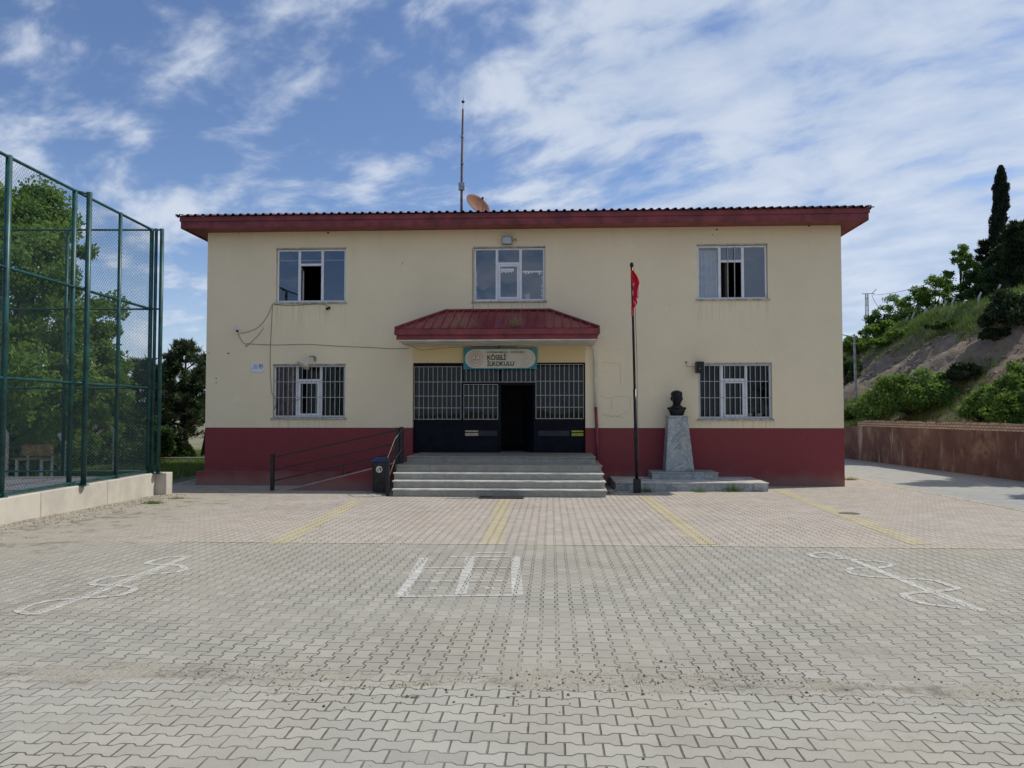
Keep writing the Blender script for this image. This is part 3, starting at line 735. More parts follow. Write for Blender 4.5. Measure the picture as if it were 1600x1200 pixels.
ribbed(mb, (ex0, ey0, ez), (ex1, ey0, ez), (0, cos(SLP), sin(SLP)), .225, .045, .022, True, True, Lr)
ribbed(mb, (ex1, ey1, ez), (ex0, ey1, ez), (0, -cos(SLP), sin(SLP)), .225, .045, .022, True, True, Lr)
ribbed(mb, (ex0, ey1, ez), (ex0, ey0, ez), (cos(SLP), 0, sin(SLP)), .225, .045, .022, True, True, Lr)
ribbed(mb, (ex1, ey0, ez), (ex1, ey1, ez), (-cos(SLP), 0, sin(SLP)), .225, .045, .022, True, True, Lr)
mb.build('roof', M['darkroof'], sb)
zridge = ez + half*math.tan(SLP)

# windows
def wbars(mb, x0, x1, z0, z1, w, y0, y1): # rectangular ring
    mb.box(x0, x1, y0, y1, z1-w, z1); mb.box(x0, x1, y0, y1, z0, z0+w); mb.box(x0, x0+w, y0, y1, z0+w, z1-w); mb.box(x1-w, x1, y0, y1, z0+w, z1-w)
def curtain(x0, x1, z0, z1, y, m, parent, amp=.03):
    mb = MB(); n = int((x1-x0)/.02)+2; vs = []
    for i in range(n+1):
        x = x0+(x1-x0)*i/n; yy = y + amp*sin(i*1.1)+amp*.5*sin(i*.37); vs += [(x, yy, z0), (x, yy, z1)]
    mb.add(vs, [(2*i, 2*i+2, 2*i+3, 2*i+1) for i in range(n)]); mb.build('curtain', m, parent, smooth=True)
for (wx0, wx1, wz0, wz1), (_, _, _, _, k) in zip(ops[:5], WINS):
    yf, yb = Y0+.07, Y0+.13
    fr = MB(); wbars(fr, wx0+.01, wx1-.01, wz0+.01, wz1-.03, .055, yf, yb)
    W = wx1-wx0; m1, m2 = wx0+W*.325, wx0+W*.655; zt = wz1-(wz1-wz0)*(.30)
    fr.box(m1-.04, m1+.04, yf+.001, yb, wz0+.065, wz1-.085); fr.box(m2-.04, m2+.04, yf+.001, yb, wz0+.065, wz1-.085)
    fr.box(m1+.04, m2-.04, yf+.002, yb, zt-.035, zt+.035)
    win = fr.build('window', M['white'], sb, bevel=.006)
    upper = k[0] == 'U'; opened = k in ('UL', 'UR')
    gm = M['glass'] if upper else M['glassdark']
    def pane(a, b, c, d): MB().quad((a, yf+.03, c), (b, yf+.03, c), (b, yf+.03, d), (a, yf+.03, d)).build('pane', gm, win)
    pane(wx0+.065, m1-.04, wz0+.065, wz1-.085); pane(m2+.04, wx1-.065, wz0+.065, wz1-.085); pane(m1+.04, m2-.04, zt+.035, wz1-.085)
    if opened:     # sash swung inwards
        s = MB(); L = m2-m1-.08; ang = radians(100)
        base = Vector((m1+.03, yb+.01, 0)); dr = Vector((cos(ang), sin(ang), 0)); nn = Vector((-dr.y, dr.x, 0))*.04
        def sbx(u0, u1, z0, z1):
            c = [base+dr*u0, base+dr*u1, base+dr*u1+nn, base+dr*u0+nn]
            s.hexa([(p.x, p.y, z0) for p in c]+[(p.x, p.y, z1) for p in c])
        a0, a1 = wz0+.07, zt-.04
        sbx(0, L, a0, a0+.06); sbx(0, L, a1-.06, a1); sbx(0, .06, a0+.06, a1-.06); sbx(L-.06, L, a0+.06, a1-.06)
        s.build('sash', M['white'], win)
    else:
        s = MB(); wbars(s, m1+.045, m2-.045, wz0+.07, zt-.04, .06, yf-.015, yb-.01); s.build('sash', M['white'], win, bevel=.005)
        pane(m1+.1, m2-.1, wz0+.13, zt-.10)
    # stone surround and sill
    s = MB(); s.box(wx0-.05, wx1+.05, Y0-.05, Y0+.068, wz0-.045, wz0+.004); s.build('sill', M['sill'], win, bevel=.006)
    s = MB(); s.box(wx0-.012, wx1+.012, Y0-.012, Y0+.05, wz1-.028, wz1+.006); s.build('lintel_trim', M['sill'], win)
    # grilles
    if k[0] == 'L':
        gr = MB(); n = 15 if k == 'LL' else 14
        for i in range(n+1):
            x = wx0+.03+(W-.06)*i/n; gr.tube([(x, Y0+.02, wz0+.03), (x, Y0+.02, wz1-.03)], .0085, 6)
        for t in (.04, .38, .67, .95):
            z = wz0+(wz1-wz0)*t; gr.tube([(wx0+.005, Y0+.005, z), (wx1-.005, Y0+.005, z)], .009, 6)
        gr.build('grille', M['bar'], win)
    if k == 'UR':
        gr = MB()
        for t in (1/3, 2/3):
            x = m1+.04+(m2-m1-.08)*t; gr.tube([(x, Y0+.06, wz0+.05), (x, Y0+.06, wz1-.06)], .011, 6)
        gr.build('grille', M['bar'], win)
        curtain(wx0+.1, m1, wz0+.1, wz1-.1, Y0+.35, M['curtainw'], win)
    if k == 'UL':
        s = MB(); s.box(wx0+.07, m1-.04, yb+.02, yb+.04, wz1-.36, wz1-.34); s.box(m1+.04, wx1-.07, yb+.02, yb+.04, wz1-.36, wz1-.34); s.build('blind_rail', M['paper'], win)
        s = MB(); s.box(m1-.3, m1-.05, Y0+.5, Y0+.7, wz0-.02, wz0+.09); s.build('shelf_box', M['paper'], win)
    if k == 'LL': curtain(wx0+.08, m1-.1, wz0+.05, wz1-.08, Y0+.28, M['curtain'], win)
    if k == 'LR':
        curtain(wx0+.08, m1+.05, wz0+.05, wz1-.08, Y0+.6, mat('dark_curtain', (.06, .055, .07), .9, .1), win)
        for q, x in enumerate((m2+.14, m2+.42)):
            MB().lathe([(.001, wz0+.05), (.07, wz0+.05), (.09, wz0+.17), (.001, wz0+.16)], (x, Y0+.26, 0), 12).build('flower_pot', M['paper'], win)
        fl = np.array([m2+.25, Y0+.3, wz0+.27]) + RNG.normal(size=(60, 3))*.035
        rawmesh('flower', leaves(fl, .05), 4, mat('pink_flower', (.6, .08, .07), .7), None, win)
    if k == 'UM':  # paper cut-outs stuck inside the glass
        s = MB()
        for cx0, cx1, cz in ((m2+.06, wx1-.08, wz0+(wz1-wz0)*.55),):
            n = 16; zb = cz
            for i in range(n):
                a = cx0+(cx1-cx0)*i/n; b = cx0+(cx1-cx0)*(i+1)/n
                z1_ = zb+.02; z0_ = zb-.03-.10*random.random()*(1 if i % 3 else .3)
                s.quad((a, yb-.04, z0_), (b, yb-.04, z0_+.02), (b, yb-.04, z1_), (a, yb-.04, z1_))
            for i in range(14):
                z = wz0+.1+i*.055; w = random.uniform(.01, .06)
                s.quad((cx1-w, yb-.039, z), (cx1, yb-.039, z), (cx1, yb-.039, z+.03), (cx1-w*.5, yb-.039, z+.04))
        for i in range(12):
            z = wz0+.1+i*.07; w = random.uniform(.0, .05); s.quad((wx0+.07, yb-.04, z), (wx0+.08+w, yb-.04, z+.01), (wx0+.075+w*.6, yb-.04, z+.04), (wx0+.07, yb-.04, z+.05))
        for i in range(7):
            a = m1+.12+i*.055; s.quad((a, yb-.04, zt-.22-.08*random.random()), (a+.05, yb-.04, zt-.22-.08*random.random()), (a+.05, yb-.04, zt-.15), (a, yb-.04, zt-.15))
        s.build('paper_cutout', M['paper'], win)
        MB().lathe([(.001, wz0+.07), (.07, wz0+.07), (.10, wz0+.25), (.001, wz0+.24)], (m2+.2, Y0+.3, 0), 12).build('flower_pot', M['paper'], win)

# entrance screen, set back in its opening
YS = Y0+.18
S = lambda px, py: onY(px, py, YS)
ox0, ox1, oz1 = dp.x, dq.x, dp.z
X = lambda px: S(px, 650).x
Z = lambda py: S(780, py).z
scr = MB()
# frame members
for a, b in ((ox0+.002, X(649)), (X(719), X(724)), (X(779), X(783)), (X(834), X(838)), (X(912), ox1-.002)): scr.box(a, b, YS-.03, YS+.03, ZL, oz1-.005)
scr.box(X(649), X(912), YS-.029, YS+.028, oz1-.10, oz1-.006)
scr.box(X(724), X(834), YS-.028, YS+.028, Z(602), Z(597))
for a, b in ((649, 719), (724, 779), (838, 912)):
    scr.box(X(a), X(b), YS-.02, YS+.02, ZL+.005, Z(657)); scr.box(X(a)+.05, X(b)-.05, YS-.026, YS-.021, ZL+.12, Z(684)); 
    if b == 779: scr.box(X(a), X(b), YS-.022, YS+.02, Z(597.5), Z(603))
sc_o = scr.build('entrance_screen', M['navy'], sb, bevel=.004)
lf = MB(); hx = X(834)-.02; lf.box(hx-.38, hx, YS+.04, YS+.09, ZL+.02, Z(603)); 
# the open leaf swung inwards
lf.v = []; lf.f = []; lf.mi = []
ang = radians(70); p0 = Vector((hx, YS+.04)); dd = Vector((-cos(ang), sin(ang))); nn = Vector((dd.y, -dd.x))*.05
c = [p0, p0+dd*.95, p0+dd*.95+nn, p0+nn]
lf.hexa([(p.x, p.y, ZL+.02) for p in c]+[(p.x, p.y, Z(603)) for p in c]); lf.build('door_leaf', M['navy'], sc_o)
for a, b, c, d in ((649, 719, 657, 573), (724, 779, 657, 603), (724, 834, 597, 575), (838, 912, 657, 573)):
    MB().quad((X(a), YS, Z(c)), (X(b), YS, Z(c)), (X(b), YS, Z(d)), (X(a), YS, Z(d))).build('pane', M['glassdark'], sc_o)
def grille(a, b, c, d, n, hs):
    mb = MB(); x0, x1, z0, z1 = X(a), X(b), Z(c), Z(d)
    for i in range(n+1): mb.tube([(x0+(x1-x0)*i/n, YS-.06, z0), (x0+(x1-x0)*i/n, YS-.06, z1)], .0085, 6)
    for h in hs: mb.tube([(x0, YS-.075, z0+(z1-z0)*h), (x1, YS-.075, z0+(z1-z0)*h)], .009, 6)
    mb.build('grille', M['bar'], sc_o)
grille(648, 720.5, 655, 573, 10, (0, .215, .44, .71, 1)); grille(725, 778, 655, 601, 7, (0, .33, .68, 1))
grille(721.5, 836, 597, 571, 16, (0,)); grille(837.5, 911.5, 654, 570, 10, (0, .21, .43, .69, 1))
for a, b, m in ((727, 747.5, 'beige'), (893, 911.5, 'yellow')):
    mb = MB(); mb.box(X(a), X(b), YS-.034, YS-.0265, Z(681), Z(676.5)); mb.box(X(a), X(b), YS-.034, YS-.0265, Z(675), Z(672.5)); mb.build('sticker', M[m], sc_o)
KS = mat('faded_strip', (.035, .036, .044), .7)
for a, b in ((748.5, 777), (841, 890)): MB().box(X(a), X(b), YS-.033, YS-.0265, Z(681), Z(673)).build('kick_strip', KS, sc_o)
# lintel tinted tan: bounced light under the porch put into the colour
mb = MB(); mb.box(ox0-.002, ox1+.002, Y0-.008, Y0-.002, oz1+.002, onY(780, 541, Y0).z); mb.build('lintel_bounce_tint', M['lintel'], sb)
# threshold floor inside opening
mb = MB(); mb.box(ox0+.001, ox1-.001, Y0+.001, Y0+T+1.2, ZL-.2, ZL-.002); mb.build('threshold', M['marble'], sb)

# porch roof
CO = 1.72; yc = Y0-CO
cx0, cx1 = onY(620, 528, yc).x, onY(933, 528, yc).x
zs0 = onY(780, 532, yc).z; zs1 = onY(780, 522.5, yc).z; zt1 = onY(780, 513.5, yc-.06).z
mb = MB(); mb.box(cx0, cx1, yc, Y0-.003, zs0, zs1-.02); po = mb.build('porch_roof', M['soffitw'], sb, bevel=.01)
mb = MB(); mb.box(cx0-.01, cx1+.01, yc-.012, yc-.002, zs0+.03, zs1); mb.box(cx0-.012, cx0-.002, yc-.002, Y0-.004, zs0+.03, zs1); mb.box(cx1+.002, cx1+.012, yc-.002, Y0-.004, zs0+.03, zs1)
mb.build('fascia', M['redmetal'], po)
gx0, gx1 = onY(616, 518, yc-.08).x, onY(937.5, 518, yc-.08).x
mb = MB(); mb.box(gx0, gx1, yc-.10, yc-.013, zs1-.01, zt1); mb.box(gx0, gx0+.10, yc-.012, Y0-.004, zs1+.001, zt1-.001); mb.box(gx1-.10, gx1, yc-.012, Y0-.004, zs1+.001, zt1-.001)
mb.build('gutter', M['redmetal'], po, bevel=.012)
ra, rb = onY(698, 486, Y0-.01), onY(858, 486, Y0-.01)
ey = yc-.07; eL, eR = gx0+.03, gx1-.03; ezz = zt1+.012
sh = MB(); A, B = Vector((eL, ey, ezz)), Vector((eR, ey, ezz)); C_, D_ = Vector((rb.x, Y0-.004, ra.z)), Vector((ra.x, Y0-.004, ra.z))
Lw, Rw = Vector((eL, Y0-.004, ezz)), Vector((eR, Y0-.004, ezz))
sh.add([A, B, C_, D_], [(0, 1, 2, 3)]).add([A, D_, Lw], [(0, 1, 2)]).add([B, Rw, C_], [(0, 1, 2)])
nrib = 23
for i in range(1, nrib):
    x = eL+(eR-eL)*i/nrib; p = Vector((x, ey, ezz))
    # front slope: run up until it meets a hip
    if x < ra.x: t = (x-eL)/(ra.x-eL)
    elif x > rb.x: t = (eR-x)/(eR-rb.x)
    else: t = 1
    q = Vector((x, ey+(Y0-.004-ey)*t, ezz+(ra.z-ezz)*t))
    u = Vector((0, 0, .042)); w = Vector((.026, 0, 0))
    sh.hexa([p-w, p+w, q+w, q-w, p-w*.5+u, p+w*.5+u, q+w*.5+u, q-w*.5+u])
    for tt in (.18, .36, .54, .72, .9) if t == 1 else ():
        pass
for sx, ex, rx in ((1, eL, ra.x), (-1, eR, rb.x)):
    for i in range(1, 8):
        t = i/8; y = ey+(Y0-.004-ey)*t; p = Vector((ex, y, ezz)); q = Vector((ex+(rx-ex)*t, y, ezz+(ra.z-ezz)*t)); u = Vector((0, 0, .028)); w = Vector((0, .02, 0))
        sh.hexa([p-w, p+w, q+w, q-w, p-w*.5+u, p+w*.5+u, q+w*.5+u, q-w*.5+u])
sh.build('roof_sheet', M['roofsheet'], po)
hp = MB(); up = Vector((0, 0, .022))
for a, b in ((A, D_), (B, C_)): hp.tube([a+up, b+up], .045, 6)
hp.tube([D_+up+Vector((0, -.02, 0)), C_+up+Vector((0, -.02, 0))], .035, 6); hp.build('hip_cap', M['redmetal'], po)
# downpipe: white above, painted maroon below
px_ = onY(929.5, 600, Y0-.08).x
zc_ = onY(930, 636, Y0-.08).z
mb = MB(); mb.tube([(cx1-.1, Y0-.10, zs0+.002), (px_, Y0-.075, zs0-.12), (px_+.02, Y0-.075, zc_)], .042, 10)
dpipe = mb.build('downpipe', M['soffitw'], sb, smooth=True)
mb = MB(); mb.tube([(px_+.02, Y0-.075, zc_-.001), (px_+.08, Y0-.075, 1.0), (px_+.09, Y0-.08, .25)], .043, 10); mb.build('painted_pipe', M['redmetal'], dpipe, smooth=True)
# plaster cracks and empty fixing holes
def poly(pts, r, Y=Y0-.003): return MB().tube([onY(a, b, Y) for a, b in pts], r, 4)
CM = mat('crack_dark', (.42, .36, .26), .95)
for pts in ([(941, 566), (952, 567), (967, 568), (970, 575), (969, 600)], [(938, 618), (950, 623), (962, 619), (985, 620)], [(938, 650), (945, 648), (952, 652), (962, 650), (975, 653)], [(944, 582), (950, 580)], [(955, 640), (957, 622)], [(942, 646), (960, 651)], [(1098, 659), (1106, 663), (1112, 660)], [(962, 652), (984, 642), (986, 621)]):
    l = [onY(a+random.uniform(-.5, .5), b+random.uniform(-.5, .5), Y0-.001) for a, b in pts]; MB().tube(l, .004, 4).build('plaster_crack', CM, sb)
HM = mat('hole_dark', (.03, .025, .02), .95)
for a, b, r in ((513, 364, .035), (374, 365, .015), (357, 552, .03), (327, 552, .015), (338, 591, .02), (338, 598, .02), (1120, 359, .03), (1113, 367, .02), (1264, 353, .03), (629, 411, .018), (1072, 566, .03), (628, 415, .012)):
    p = onY(a, b, Y0-.002); MB().box(p.x-r, p.x+r*.8, Y0-.010, Y0-.001, p.z-r*.5, p.z+r*.6).build('fixing_hole', HM, sb)

# ------------------------------------------------------------------ STEPS
st = thing('entrance_steps', 'wide grey marble steps up to the entrance', 'steps', (0, 19, 0))
def stepx(px, Y, py): return onY(px, py, Y).x
lv = [(612, 948.5, 18.72, .25), (612.5, 947, 19.02, .43), (614, 944, 19.34, .60), (617, 941.5, 19.66, .775)]
prev = -.1
for i, (a, b, y, z) in enumerate(lv):
    x0, x1 = stepx(a, y, 740), stepx(b, y, 740)
    MB().box(x0+.03, x1-.03, y+.03, Y0-.005, prev, z-.035).build('riser', M['stepstone'], st)
    MB().box(x0, x1, y, Y0-.004, z-.0345, z).build('tread', M['nosing'] if i < 3 else M['stepstone'], st, bevel=.008)
    prev = z+.0005
x0, x1 = stepx(635, 20.45, 714), stepx(931.5, 20.45, 714)
MB().box(x0+.02, x1-.02, 20.48, Y0-.006, .7755, .92).build('riser', M['stepstone'], st)
MB().box(x0, x1, 20.45, Y0-.005, .9205, .95).build('landing', M['stepstone'], st, bevel=.008)
p = onG(748, 779); q = onG(818, 779)
tag(MB().box(p.x, q.x, 18.25, 18.70, zg(18.5)-.001, zg(18.25)+.022).build('doormat', M['mat'], bevel=.006), 'dark rubber doormat on the ground before the lowest step', 'doormat')

# ramp
rp = thing('wheelchair_ramp', 'maroon painted ramp rising to the left side of the steps', 'ramp', (onG(540, 766).x, 20.5, 0))
ax, bx = onY(455, 765, 20.6).x, stepx(614, 20.0, 730)
mb = MB(); mb.hexa([(ax, 20.35, -.05), (bx, 20.35, -.05), (bx, 21.9, -.05), (ax, 21.9, -.05), (ax, 20.35, .05), (bx, 20.35, .77), (bx, 21.9, .77), (ax, 21.9, .05)])
mb.build('ramp_body', M['red'], rp)
mb = MB(); mb.hexa([(ax+.05, 20.40, .055), (bx, 20.40, .771), (bx, 21.88, .771), (ax+.05, 21.88, .055), (ax+.05, 20.40, .07), (bx, 20.40, .79), (bx, 21.88, .79), (ax+.05, 21.88, .07)])
mb.build('ramp_surface', M['kerb'], rp)
hr = thing('ramp_handrail', 'black steel handrail beside the maroon ramp', 'handrail', onG(425, 768))
yr = 20.25
def R(px, py): return onY(px, py, yr)
def sq(mb, a, b, r): return mb.tube([a, b], r, 4)
g0 = zg(yr)
for px, t, b in ((426, 709, None), (621.5, 668, 727), (627.5, 667, 726)):
    p = R(px, t); zb = g0 if b is None else R(px, b).z
    MB().box(p.x-.045, p.x+.045, yr-.045, yr+.045, zb, p.z).build('post', M['black'], hr, bevel=.004)
for (a, b) in (((429, 714), (619, 673)), ((429, 734), (619, 693)), ((429, 751), (619, 708))):
    sq(MB(), R(*a), R(*b), .024).build('rail', M['black'], hr)
for z in (674, 695): sq(MB(), R(622, z), R(628, z), .02).build('rail', M['black'], hr)
sq(MB(), R(536, 727), R(536, 743), .018).build('baluster', M['black'], hr)
s2 = thing('step_handrail', 'thin bent handrail at the left edge of the steps', 'handrail', (stepx(607, 18.8, 770), 18.8, 0))
xq = stepx(606, 18.85, 740)
MB().box(xq-.04, xq+.04, 18.8, 18.88, zg(18.8), .95).build('post', M['black'], s2, bevel=.004)
MB().tube([(xq, 18.84, .95), (xq, 18.84, 1.03), (xq+.02, 19.6, 1.45), (xq+.1, 20.2, 1.68)], .012, 8).build('rail', M['cable'], s2, smooth=True)
MB().tube([(xq, 18.84, .45), (xq+.02, 19.6, .92), (xq+.1, 20.2, 1.18)], .011, 8).build('rail', M['cable'], s2, smooth=True)
MB().tube([(xq+.03, 19.6, .6), (xq+.03, 19.6, 1.44)], .02, 6).build('post', M['black'], s2)

# litter bin
bp = onG(596, 770); bw = .20
bn = thing('litter_bin', 'dark brown litter bin with blue lid and round pale emblem', 'bin', (bp.x, 19.9, zg(19.9)))
zb0 = zg(19.9); bx0, bx1 = onY(583.5, 740, 19.9).x, onY(607, 740, 19.9).x; zt_ = onY(595, 721, 19.9).z
mb = MB()
mb.hexa([(bx0+.02, 19.72, zb0+.04), (bx1-.02, 19.72, zb0+.04), (bx1-.02, 20.06, zb0+.04), (bx0+.02, 20.06, zb0+.04), (bx0, 19.7, zt_), (bx1, 19.7, zt_), (bx1, 20.08, zt_), (bx0, 20.08, zt_)])
mb.build('body', M['binbrown'], bn, bevel=.015)
mb = MB()
for x in (bx0+.03, bx1-.06):
    for k in range(2): MB().box(x, x+.03, 19.75+k*.25, 19.78+k*.25, zb0, zb0+.045).build('foot', M['black'], bn)
mb = MB(); xm = (bx0+bx1)/2
mb.box(bx0+.02, bx0+.045, 19.685, 19.70, zb0+.08, zt_-.02); mb.box(bx1-.045, bx1-.02, 19.685, 19.70, zb0+.08, zt_-.02); mb.box(xm-.1, xm+.1, 19.68, 19.7, zb0+.02, zb0+.1); mb.build('trim', M['black'], bn)
mb = MB(); mb.box(bx0-.02, bx1+.02, 19.67, 20.1, zt_+.002, zt_+.045); mb.hexa([(bx0, 19.7, zt_+.045), (bx1, 19.7, zt_+.045), (bx1, 20.08, zt_+.045), (bx0, 20.08, zt_+.045), (bx0+.05, 19.76, zt_+.10), (bx1-.05, 19.76, zt_+.10), (bx1-.05, 20.02, zt_+.10), (bx0+.05, 20.02, zt_+.10)])
mb.build('lid', M['blue'], bn, bevel=.01)
em = MB(); zc2 = onY(596, 733.5, 19.69).z
n = 24; em.add([(xm+.085*cos(2*pi*i/n), 19.684, zc2+.085*sin(2*pi*i/n)) for i in range(n)], [tuple(range(n))])
eo = em.build('emblem', M['signcream'], bn)
e2 = MB(); e2.add([(xm+.02+.05*cos(a)*(1 if i % 2 else .7), 19.681, zc2+.06*sin(a)*(1 if i % 2 else .6)) for i, a in enumerate(np.linspace(-1.2, 2.2, 12))], [tuple(range(12))])
e2.box(xm-.04, xm-.02, 19.680, 19.683, zc2-.05, zc2+.01); e2.build('emblem_print', M['binbrown'], bn)

# ------------------------------------------------------------------ SIGN over the door
ys = Y0-.10
sp0, sp1 = onY(724, 577, ys), onY(839, 543.5, ys)
sgn = thing('school_sign', 'teal and cream school name sign above the entrance', 'sign', ((sp0.x+sp1.x)/2, ys, sp0.z))
MB().box(sp0.x, sp1.x, ys, ys+.04, sp0.z, sp1.z).build('board', M['teal'], sgn, bevel=.004)
W, H = sp1.x-sp0.x, sp1.z-sp0.z; cy = (sp0.z+sp1.z)/2; rr = H*.44
mb = MB(); vs = []
xl, xr = sp0.x+.05+rr, sp1.x-.04-rr
for i in range(17): a = pi/2+pi*i/16; vs.append((xl+rr*cos(a), ys-.004, cy+rr*sin(a)))
for i in range(17): a = -pi/2+pi*i/16; vs.append((xr+rr*cos(a), ys-.004, cy+rr*sin(a)))
mb.add(vs, [tuple(range(len(vs)))]); mb.build('panel', M['signcream'], sgn)
def ring(mb, cx, cz, r0, r1, y, n=40):
    for i in range(n):
        a, b = 2*pi*i/n, 2*pi*(i+1)/n
        mb.quad((cx+r0*cos(a), y, cz+r0*sin(a)), (cx+r1*cos(a), y, cz+r1*sin(a)), (cx+r1*cos(b), y, cz+r1*sin(b)), (cx+r0*cos(b), y, cz+r0*sin(b)))
ex_ = sp0.x+W*.168; er = H*.37
mb = MB(); ring(mb, ex_, cy, er*.965, er, ys-.007); ring(mb, ex_, cy, er*.50, er*.535, ys-.007)
for i in range(16):
    a = 2*pi*i/16; mb.box(ex_+cos(a)*er*.84-.009, ex_+cos(a)*er*.84+.009, ys-.008, ys-.005, cy+sin(a)*er*.84-.009, cy+sin(a)*er*.84+.009)
for i in range(36):
    a = 2*pi*i/36; q = er*.66; mb.box(ex_+cos(a)*q-.0045, ex_+cos(a)*q+.0045, ys-.008, ys-.005, cy+sin(a)*q-.012, cy+sin(a)*q+.012)
mb.box(ex_-.008, ex_+.008, ys-.008, ys-.005, cy-.03, cy+.05); mb.box(ex_-.018, ex_+.018, ys-.0085, ys-.0055, cy+.05, cy+.085)
mb.add([(ex_, ys-.007, cy-.055), (ex_-.09, ys-.007, cy-.035), (ex_-.09, ys-.007, cy-.015), (ex_, ys-.007, cy-.035), (ex_+.09, ys-.007, cy-.015), (ex_+.09, ys-.007, cy-.035)], [(0, 1, 2, 3), (0, 3, 4, 5)])
mb.build('emblem', M['signred'], sgn)
def text(body, x, z, size, y, m, parent, name, bold=0, sx=1, align='LEFT'):
    cu = bpy.data.curves.new(name, 'FONT'); cu.body = body; cu.size = size; cu.offset = bold; cu.extrude = .001; cu.align_x = align
    o = bpy.data.objects.new(name, cu); COL.objects.link(o); dg = bpy.context.evaluated_depsgraph_get()
    me = bpy.data.meshes.new_from_object(o.evaluated_get(dg)); bpy.data.objects.remove(o); me.materials.clear(); me.materials.append(m)
    me.transform(Matrix.Translation((x, y, z)) @ Matrix.Rotation(pi/2, 4, 'X') @ Matrix.Diagonal((sx, 1, 1, 1)))
    o = bpy.data.objects.new(name, me); COL.objects.link(o); o.parent = parent; o.matrix_parent_inverse = Matrix.Translation(-parent.location)
    return o
tx = sp0.x + W*.322
text('KAHRAMANMARAŞ - ONİKİŞUBAT', tx, sp0.z+H*.755, .086, ys-.007, M['ink'], sgn, 'lettering', .0006, .80)
text('KÖSELİ', tx, sp0.z+H*.445, .195, ys-.007, M['ink'], sgn, 'lettering', .0052, .86)
text('İLKOKULU', tx, sp0.z+H*.165, .175, ys-.007, M['ink'], sgn, 'lettering', .005, .92)
mb = MB(); mb.tube([(sp0.x+.2, ys+.02, sp1.z+.035), (sp1.x-.6, ys+.02, sp1.z+.03)], .010, 6); mb.box(sp0.x+W*.46, sp0.x+W*.50, ys-.02, ys+.05, sp1.z+.002, sp1.z+.07); mb.build('hanging_bar', M['cable'], sgn)

# plaque
p0, p1 = onY(392, 581.5, Y0-.02), onY(411.5, 568.5, Y0-.02)
pq = thing('wall_plaque', 'small white and blue plaque on the wall left of the barred window', 'sign', p0)
MB().box(p0.x, p1.x, Y0-.02, Y0-.002, p0.z, p1.z).build('board', M['plaque'], pq)
mb = MB(); w, h = p1.x-p0.x, p1.z-p0.z
for i, (a, b) in enumerate(((.22, .5), (.25, .5), (.15, .6))): 
    zz_ = p0.z+h*(.86-.13*i); n = 5 if i < 2 else 8
    for k in range(n): u0 = a+(b-a)*k/n; mb.box(p0.x+w*u0, p0.x+w*(u0+(b-a)/n*.7), Y0-.024, Y0-.0205, zz_-h*.03, zz_+h*.025)
mb.box(p0.x+w*.05, p0.x+w*.6, Y0-.024, Y0-.0205, p0.z+h*.42, p0.z+h*.45)
sx_, sz_ = p0.x+w*.80, p0.z+h*.62
shp = [(-.13, .28), (0, .33), (.13, .28), (.13, 0), (0, -.28), (-.13, 0)]
o1 = [(sx_+w*a*1.15, Y0-.022, sz_+h*b*1.0) for a, b in shp]; o2 = [(sx_+w*a*.8, Y0-.022, sz_+h*b*.72) for a, b in shp]
mb.add(o1+o2, [(i, (i+1) % 6, 6+(i+1) % 6, 6+i) for i in range(6)]); mb.box(sx_-w*.09, sx_+w*.05, Y0-.024, Y0-.0215, sz_+h*.02, sz_+h*.16)
mb.build('print', M['signblue'], pq)

# wall lamps, cameras, speaker, cables
fp = onY(792.5, 376, Y0-.1)
fl = thing('flood_lamp', 'square flood lamp above the middle upper window', 'lamp', fp)
MB().box(fp.x-.15, fp.x+.15, Y0-.16, Y0-.06, fp.z-.12, fp.z+.12).build('housing', M['galv'], fl, bevel=.01)
MB().box(fp.x-.12, fp.x+.12, Y0-.166, Y0-.161, fp.z-.09, fp.z+.09).build('lens', M['lens'], fl)
MB().box(fp.x-.03, fp.x+.03, Y0-.06, Y0-.002, fp.z-.02, fp.z+.03).tube([(fp.x+.15, Y0-.05, fp.z), (fp.x+.25, Y0-.03, fp.z+.07), (fp.x+.27, Y0-.01, fp.z)], .008, 5).build('bracket', M['black'], fl)
lp = onY(491, 560, Y0-.1)
ll = thing('cone_lamp', 'cream conical wall lamp hanging over the lower left window', 'lamp', lp)
MB().tube([(lp.x, Y0-.002, lp.z-.03), (lp.x, Y0-.14, lp.z+.06), (lp.x-.09, Y0-.3, lp.z+.04)], .022, 8).box(lp.x-.03, lp.x+.03, Y0-.02, Y0-.002, lp.z-.09, lp.z+.05).build('bracket', M['galv'], ll)
Mx = Matrix.Rotation(radians(28), 4, 'Y') @ Matrix.Rotation(radians(-25), 4, 'X')
MB().lathe([(.04, 0), (.05, -.06), (.07, -.12), (.13, -.24), (.205, -.32), (.20, -.335), (.001, -.36)], (lp.x-.09, Y0-.3, lp.z+.03), 20, 0, Mx).build('shade', M['lampcream'], ll, smooth=True)
cp = onY(371, 515, Y0-.15)
cm = thing('security_camera', 'white security camera on the wall between window and left corner', 'camera', cp)
MB().tube([(cp.x-.03, Y0-.05, cp.z+.07), (cp.x+.04, Y0-.25, cp.z-.05)], .045, 12).build('body', M['camwhite'], cm)
MB().tube([(cp.x+.041, Y0-.253, cp.z-.052), (cp.x+.043, Y0-.258, cp.z-.055)], .038, 12).build('lens', M['ink'], cm)
MB().tube([(cp.x, Y0-.13, cp.z-.01), (cp.x+.02, Y0-.002, cp.z-.08)], .018, 8).build('bracket', M['camwhite'], cm)
cp = onY(512, 482, Y0-.1)
cm = thing('security_camera', 'small dark camera just under the upper left window', 'camera', cp)
MB().tube([(cp.x-.02, Y0-.12, cp.z-.015), (cp.x+.03, Y0-.02, cp.z+.03)], .04, 12).build('body', M['black'], cm)
